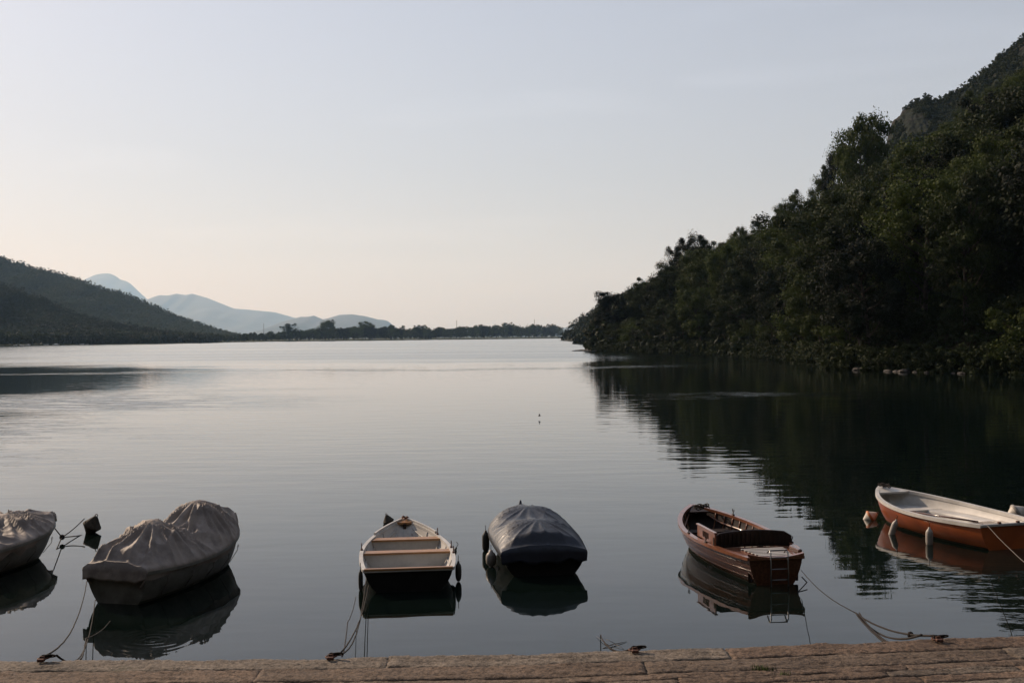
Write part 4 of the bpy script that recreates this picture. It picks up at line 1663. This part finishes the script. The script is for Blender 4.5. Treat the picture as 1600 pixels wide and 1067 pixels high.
# ---- buoys -------------------------------------------------------------------------
M_buoyd = mat('weedy_buoy', (.045, .035, .025), .8, .2, var=.5, vscale=20)
M_buoyw = mat('buoy_white', (.50, .45, .38), .5, .4, var=.25, vscale=12)
M_buoyo = mat('buoy_orange', (.42, .14, .04), .5, .4, var=.25, vscale=12)
p = gp(144, 832); pb1 = p.copy()
buoy((p.x, p.y, .13), .34, M_buoyd, 'dark weedy buoy floating right of the leftmost boat', (.15, .45))
p = gp(1360, 811)
buoy((p.x, p.y, .04), .26, M_buoyw, 'white and orange buoy floating off the bow of the orange boat', (.3, 1.0), M_buoyo)
p = gp(1588, 806)
buoy((p.x, p.y, .06), .34, M_buoyw, 'pale cone buoy floating behind the orange boat at the right edge', (.2, 1.05), M_fendw)
p = gp(607, 818)
buoy((p.x, p.y, .05), .22, M_buoyd, 'small dark buoy showing behind the bow of the white rowing boat', (.1, -.3))

# ---- ropes ---------------------------------------------------------------------------
kn = at(97, 839, pb1.y - .9)
bowp = wpt(b1, (3.95, -.02, .46))
rope('mooring_rope', [bowp, kn], .012, 'short rope from the leftmost boat\'s bow to the knot by the dark buoy', .0)
rope('mooring_rope', [kn, at(132, 810, pb1.y)], .012, 'upper of two ropes between the knot and the dark buoy', .02)
rope('mooring_rope', [kn, at(137, 834, pb1.y)], .012, 'lower of two ropes between the knot and the dark buoy', .01)
rope('mooring_rope', [kn, gp(77, 872) + Vector((0, 0, -.1))], .012, 'rope running down from the knot into the water beside the leftmost boat', .0)
m = MB(); m.lathe([(.001, -.05), (.04, -.03), (.05, 0), (.035, .035), (.001, .05)], Matrix.Translation(kn), 8)
tag(m.build('rope_knot', M_rope), 'round knot where the four ropes beside the dark buoy meet', 'knot')


def ring(px, py, label):
    p = gp(px, py, QZ + .01)
    root = empty('mooring_ring', p); root.scale = (.5, .5, .5); tag(root, label, 'mooring ring')
    m = MB()
    m.tube([(.055 * math.cos(a), .03 + .05 * math.sin(a), .012 + .006 * math.cos(a)) for a in np.linspace(0, 6.283, 20)], .009, 7)
    m.build('ring_loop', M_iron, root)
    m = MB()
    m.box((0, -.03, .008), (.07, .05, .03), bev=.01)
    m.tube([(-.02, -.02, .0), (-.02, 0, .035), (.02, 0, .035), (.02, -.02, 0)], .009, 6)
    m.build('staple', M_iron, root)
    # turns of rope made fast through the ring
    m = MB()
    for q in range(4):
        m.tube([(.03 * math.cos(a) * (1 + .3 * q) + .02 * q, .035 + .018 * math.sin(a), .02 + .016 * math.sin(a + q) + .004 * q) for a in np.linspace(0, 6.0, 14)], .008, 6)
    tag(m.build('rope_hitch', M_rope, root))
    return p + Vector((0, .05, .01))


r1 = ring(66, 1031, 'rusty mooring ring at the left end of the quay edge')
r2 = ring(517, 1028, 'rusty mooring ring on the quay in front of the white rowing boat')
r3 = ring(992, 1017, 'rusty mooring ring on the quay near the floating branch')
r4 = ring(1466, 1000, 'rusty mooring ring at the right end of the quay edge')
st2 = wpt(b2, (-.02, .42, .30)); st2b = wpt(b2, (-.02, .30, .05))
rope('mooring_rope', [r1, st2], .007, 'upper rope from the left quay ring to the grey two-humped covered boat', .18)
rope('mooring_rope', [r1 + Vector((.05, 0, 0)), st2b], .007, 'lower rope from the left quay ring to the grey two-humped covered boat', .30)
j1 = at(134, 997, 8.6)
rope('mooring_rope', [gp(112, 1040, QZ - .1) + Vector((0, .12, 0)), j1, at(172, 970, 12.2)], .006, 'rope rising from behind the quay edge below the left ring', .03)
st3 = wpt(b3, (-.02, .58, .22))
rope('mooring_rope', [r2, st3], .007, 'slack rope from the quay ring to the left stern corner of the white rowing boat', .30)
rope('mooring_rope', [r2 + Vector((.04, .0, 0)), st3 + Vector((.03, 0, -.1))], .0065, 'tighter rope from the quay ring to the white rowing boat', .12)
rope('mooring_rope', [gp(529, 1036, QZ - .1) + Vector((0, .12, 0)), at(543, 972, 9.2), at(556, 932, 14)], .005, 'thin rope from behind the quay edge toward the white rowing boat', .04)
jn = at(1337, 957, 9.0)
st5 = wpt(b5, (-.03, -.36, .20))
rope('mooring_rope', [r4, jn], .008, 'upper strand from the right quay ring to the rope join', .05)
rope('mooring_rope', [r4 + Vector((-.06, .02, 0)), jn + Vector((.02, 0, -.01))], .008, 'lower strand from the right quay ring to the rope join', .09)
rope('mooring_rope', [gp(1394, 1012, QZ - .1) + Vector((0, .1, 0)), jn], .007, 'left strand from the quay edge up to the rope join', .02)
rope('mooring_rope', [gp(1400, 1012, QZ - .1) + Vector((0, .1, 0)), jn + Vector((.03, 0, 0))], .007, 'right strand from the quay edge up to the rope join', .03)
rope('mooring_rope', [jn, st5], .0055, 'long rope from the rope join out to the varnished wooden boat', .06)
pk = at(1436, 993, 6.2)
m = MB(); m.lathe([(.001, -.02), (.016, -.012), (.02, 0), (.014, .014), (.001, .02)], Matrix.Translation(r4.lerp(jn, .22) + Vector((0, 0, -.035))), 8)
tag(m.build('rope_knot', M_rope), 'small knot in the strands left of the right quay ring', 'knot')
p = gp(1261, 915)
rope('floating_rope', [wpt(b5, (.0, -.38, .1)), p + Vector((0, 0, .05)), gp(1246, 925)], .010, 'bent loop of rope sticking out from the wooden boat\'s stern', 0)
st6 = wpt(b6, (-.03, .45, .42))
rope('mooring_rope', [st6, gp(1660, 925, .9)], .007, 'pale rope running down from the orange boat past the right edge', .05, mater=M_ropel)
rope('mooring_rope', [wpt(b6, (3.5, .08, .55)), gp(1364, 803) + Vector((0, 0, .1))], .007, 'thin rope from the orange boat\'s bow to its buoy', .05)

# floating branch near the third ring
br_ = empty('floating_branch', gp(957, 1009)); br_.scale = (.75, .75, .5); tag(br_, 'small dark branch lying on the water just off the quay', 'branch')
m = MB()
M_twig = mat('wet_twig', (.05, .035, .02), .5, .4, var=.4, vscale=30)
m.tube([(-.16, -.12, .0), (-.02, .0, .03), (.10, .10, .02), (.24, .22, .01)], [.006, .011, .010, .004], 6)
m.build('stem', M_twig, br_)
for a, b, c in (((-.05, -.02, .02), (-.12, .18, .03), (-.2, .5, .02)), ((.02, .03, .03), (.1, -.08, .03), (.16, -.2, 0)), ((-.02, 0, .03), (.0, -.15, .05), (-.02, -.3, .03)), ((.05, .05, .03), (-.05, .12, .09), (-.09, .3, .04))):
    m = MB(); m.tube([a, b, c], [.006, .005, .003], 5); m.build('twig', M_twig, br_)
rope('mooring_rope', [r3, gp(957, 1022, QZ - .05) + Vector((0, .1, 0)), gp(938, 984) + Vector((0, 0, -.05))], .007, 'rope from the third ring slipping over the quay edge into the water', .02)

# small bird skimming far out on the water
M_bird = mat('bird_dark', (.03, .03, .03), .8, .2)
p = gp(843, 654)
bd = empty('bird', (p.x, p.y, .12)); bd.scale = (.6, .6, .6); tag(bd, 'tiny dark bird flying low over the middle of the lake', 'bird')
m = MB()
m.lathe([(.001, -.10), (.02, -.07), (.035, 0), (.02, .06), (.018, .08), (.001, .11)], Matrix.Rotation(R(80), 4, 'Y'), 8)
m.build('body', M_bird, bd)
for s_ in (1, -1):
    m = MB()
    m.grid([[(.03, s_ * .02, .01), (-.05, s_ * .02, .01)], [(.05, s_ * .12, .07), (-.04, s_ * .11, .07)], [(.0, s_ * .24, .13), (-.04, s_ * .22, .13)]], True)
    o = m.build('wing', M_bird, bd)
    md = o.modifiers.new('t', 'SOLIDIFY'); md.thickness = .008

# grass growing in the quay joints
M_grass = mat('joint_grass', (.07, .10, .025), .7, .2, var=.4, vscale=20)
m = MB()
for (px, py, n_) in ((1190, 1044, 46), (1200, 1046, 30), (1225, 1053, 26), (1182, 1042, 16)):
    c = gp(px, py, QZ)
    for _ in range(n_):
        x = c.x + random.gauss(0, .02); y = c.y + random.gauss(0, .008)
        h = random.uniform(.008, .022); a = random.uniform(0, 6.28)
        dx_, dy_ = math.cos(a) * .0025, math.sin(a) * .0025
        lx, ly_ = random.uniform(-.012, .012), random.uniform(-.012, .012)
        z0 = QZ - .01
        m.add([(x - dx_, y - dy_, z0), (x + dx_, y + dy_, z0), (x + lx, y + ly_, z0 + h + .012)], [(0, 1, 2)])
tag(m.build('grass', M_grass), 'short grass tufts growing in the quay joints on the right', 'grass', kind='stuff')

# ------------------------------------------------------------------ haze
hz = bpy.data.materials.new('haze')
hz.use_nodes = True
t = hz.node_tree
for n in list(t.nodes):
    if n.type == 'BSDF_PRINCIPLED': t.nodes.remove(n)
pv = t.nodes.new('ShaderNodeVolumePrincipled')
pv.inputs['Color'].default_value = (.45, .70, 1.0, 1)
pv.inputs['Absorption Color'].default_value = (1, 1, 1, 1)
pv.inputs['Density'].default_value = 4.8e-5
pv.inputs['Anisotropy'].default_value = 0.2
t.links.new(pv.outputs[0], [n for n in t.nodes if n.type == 'OUTPUT_MATERIAL'][0].inputs['Volume'])
m = MB()
m.box((0, 16000, 1198), (44000, 42000, 2404))
o = m.build('haze', hz)
o.display_type = 'WIRE'
tag(o, 'thin blue haze that softens the distant hills', 'haze', kind='stuff')
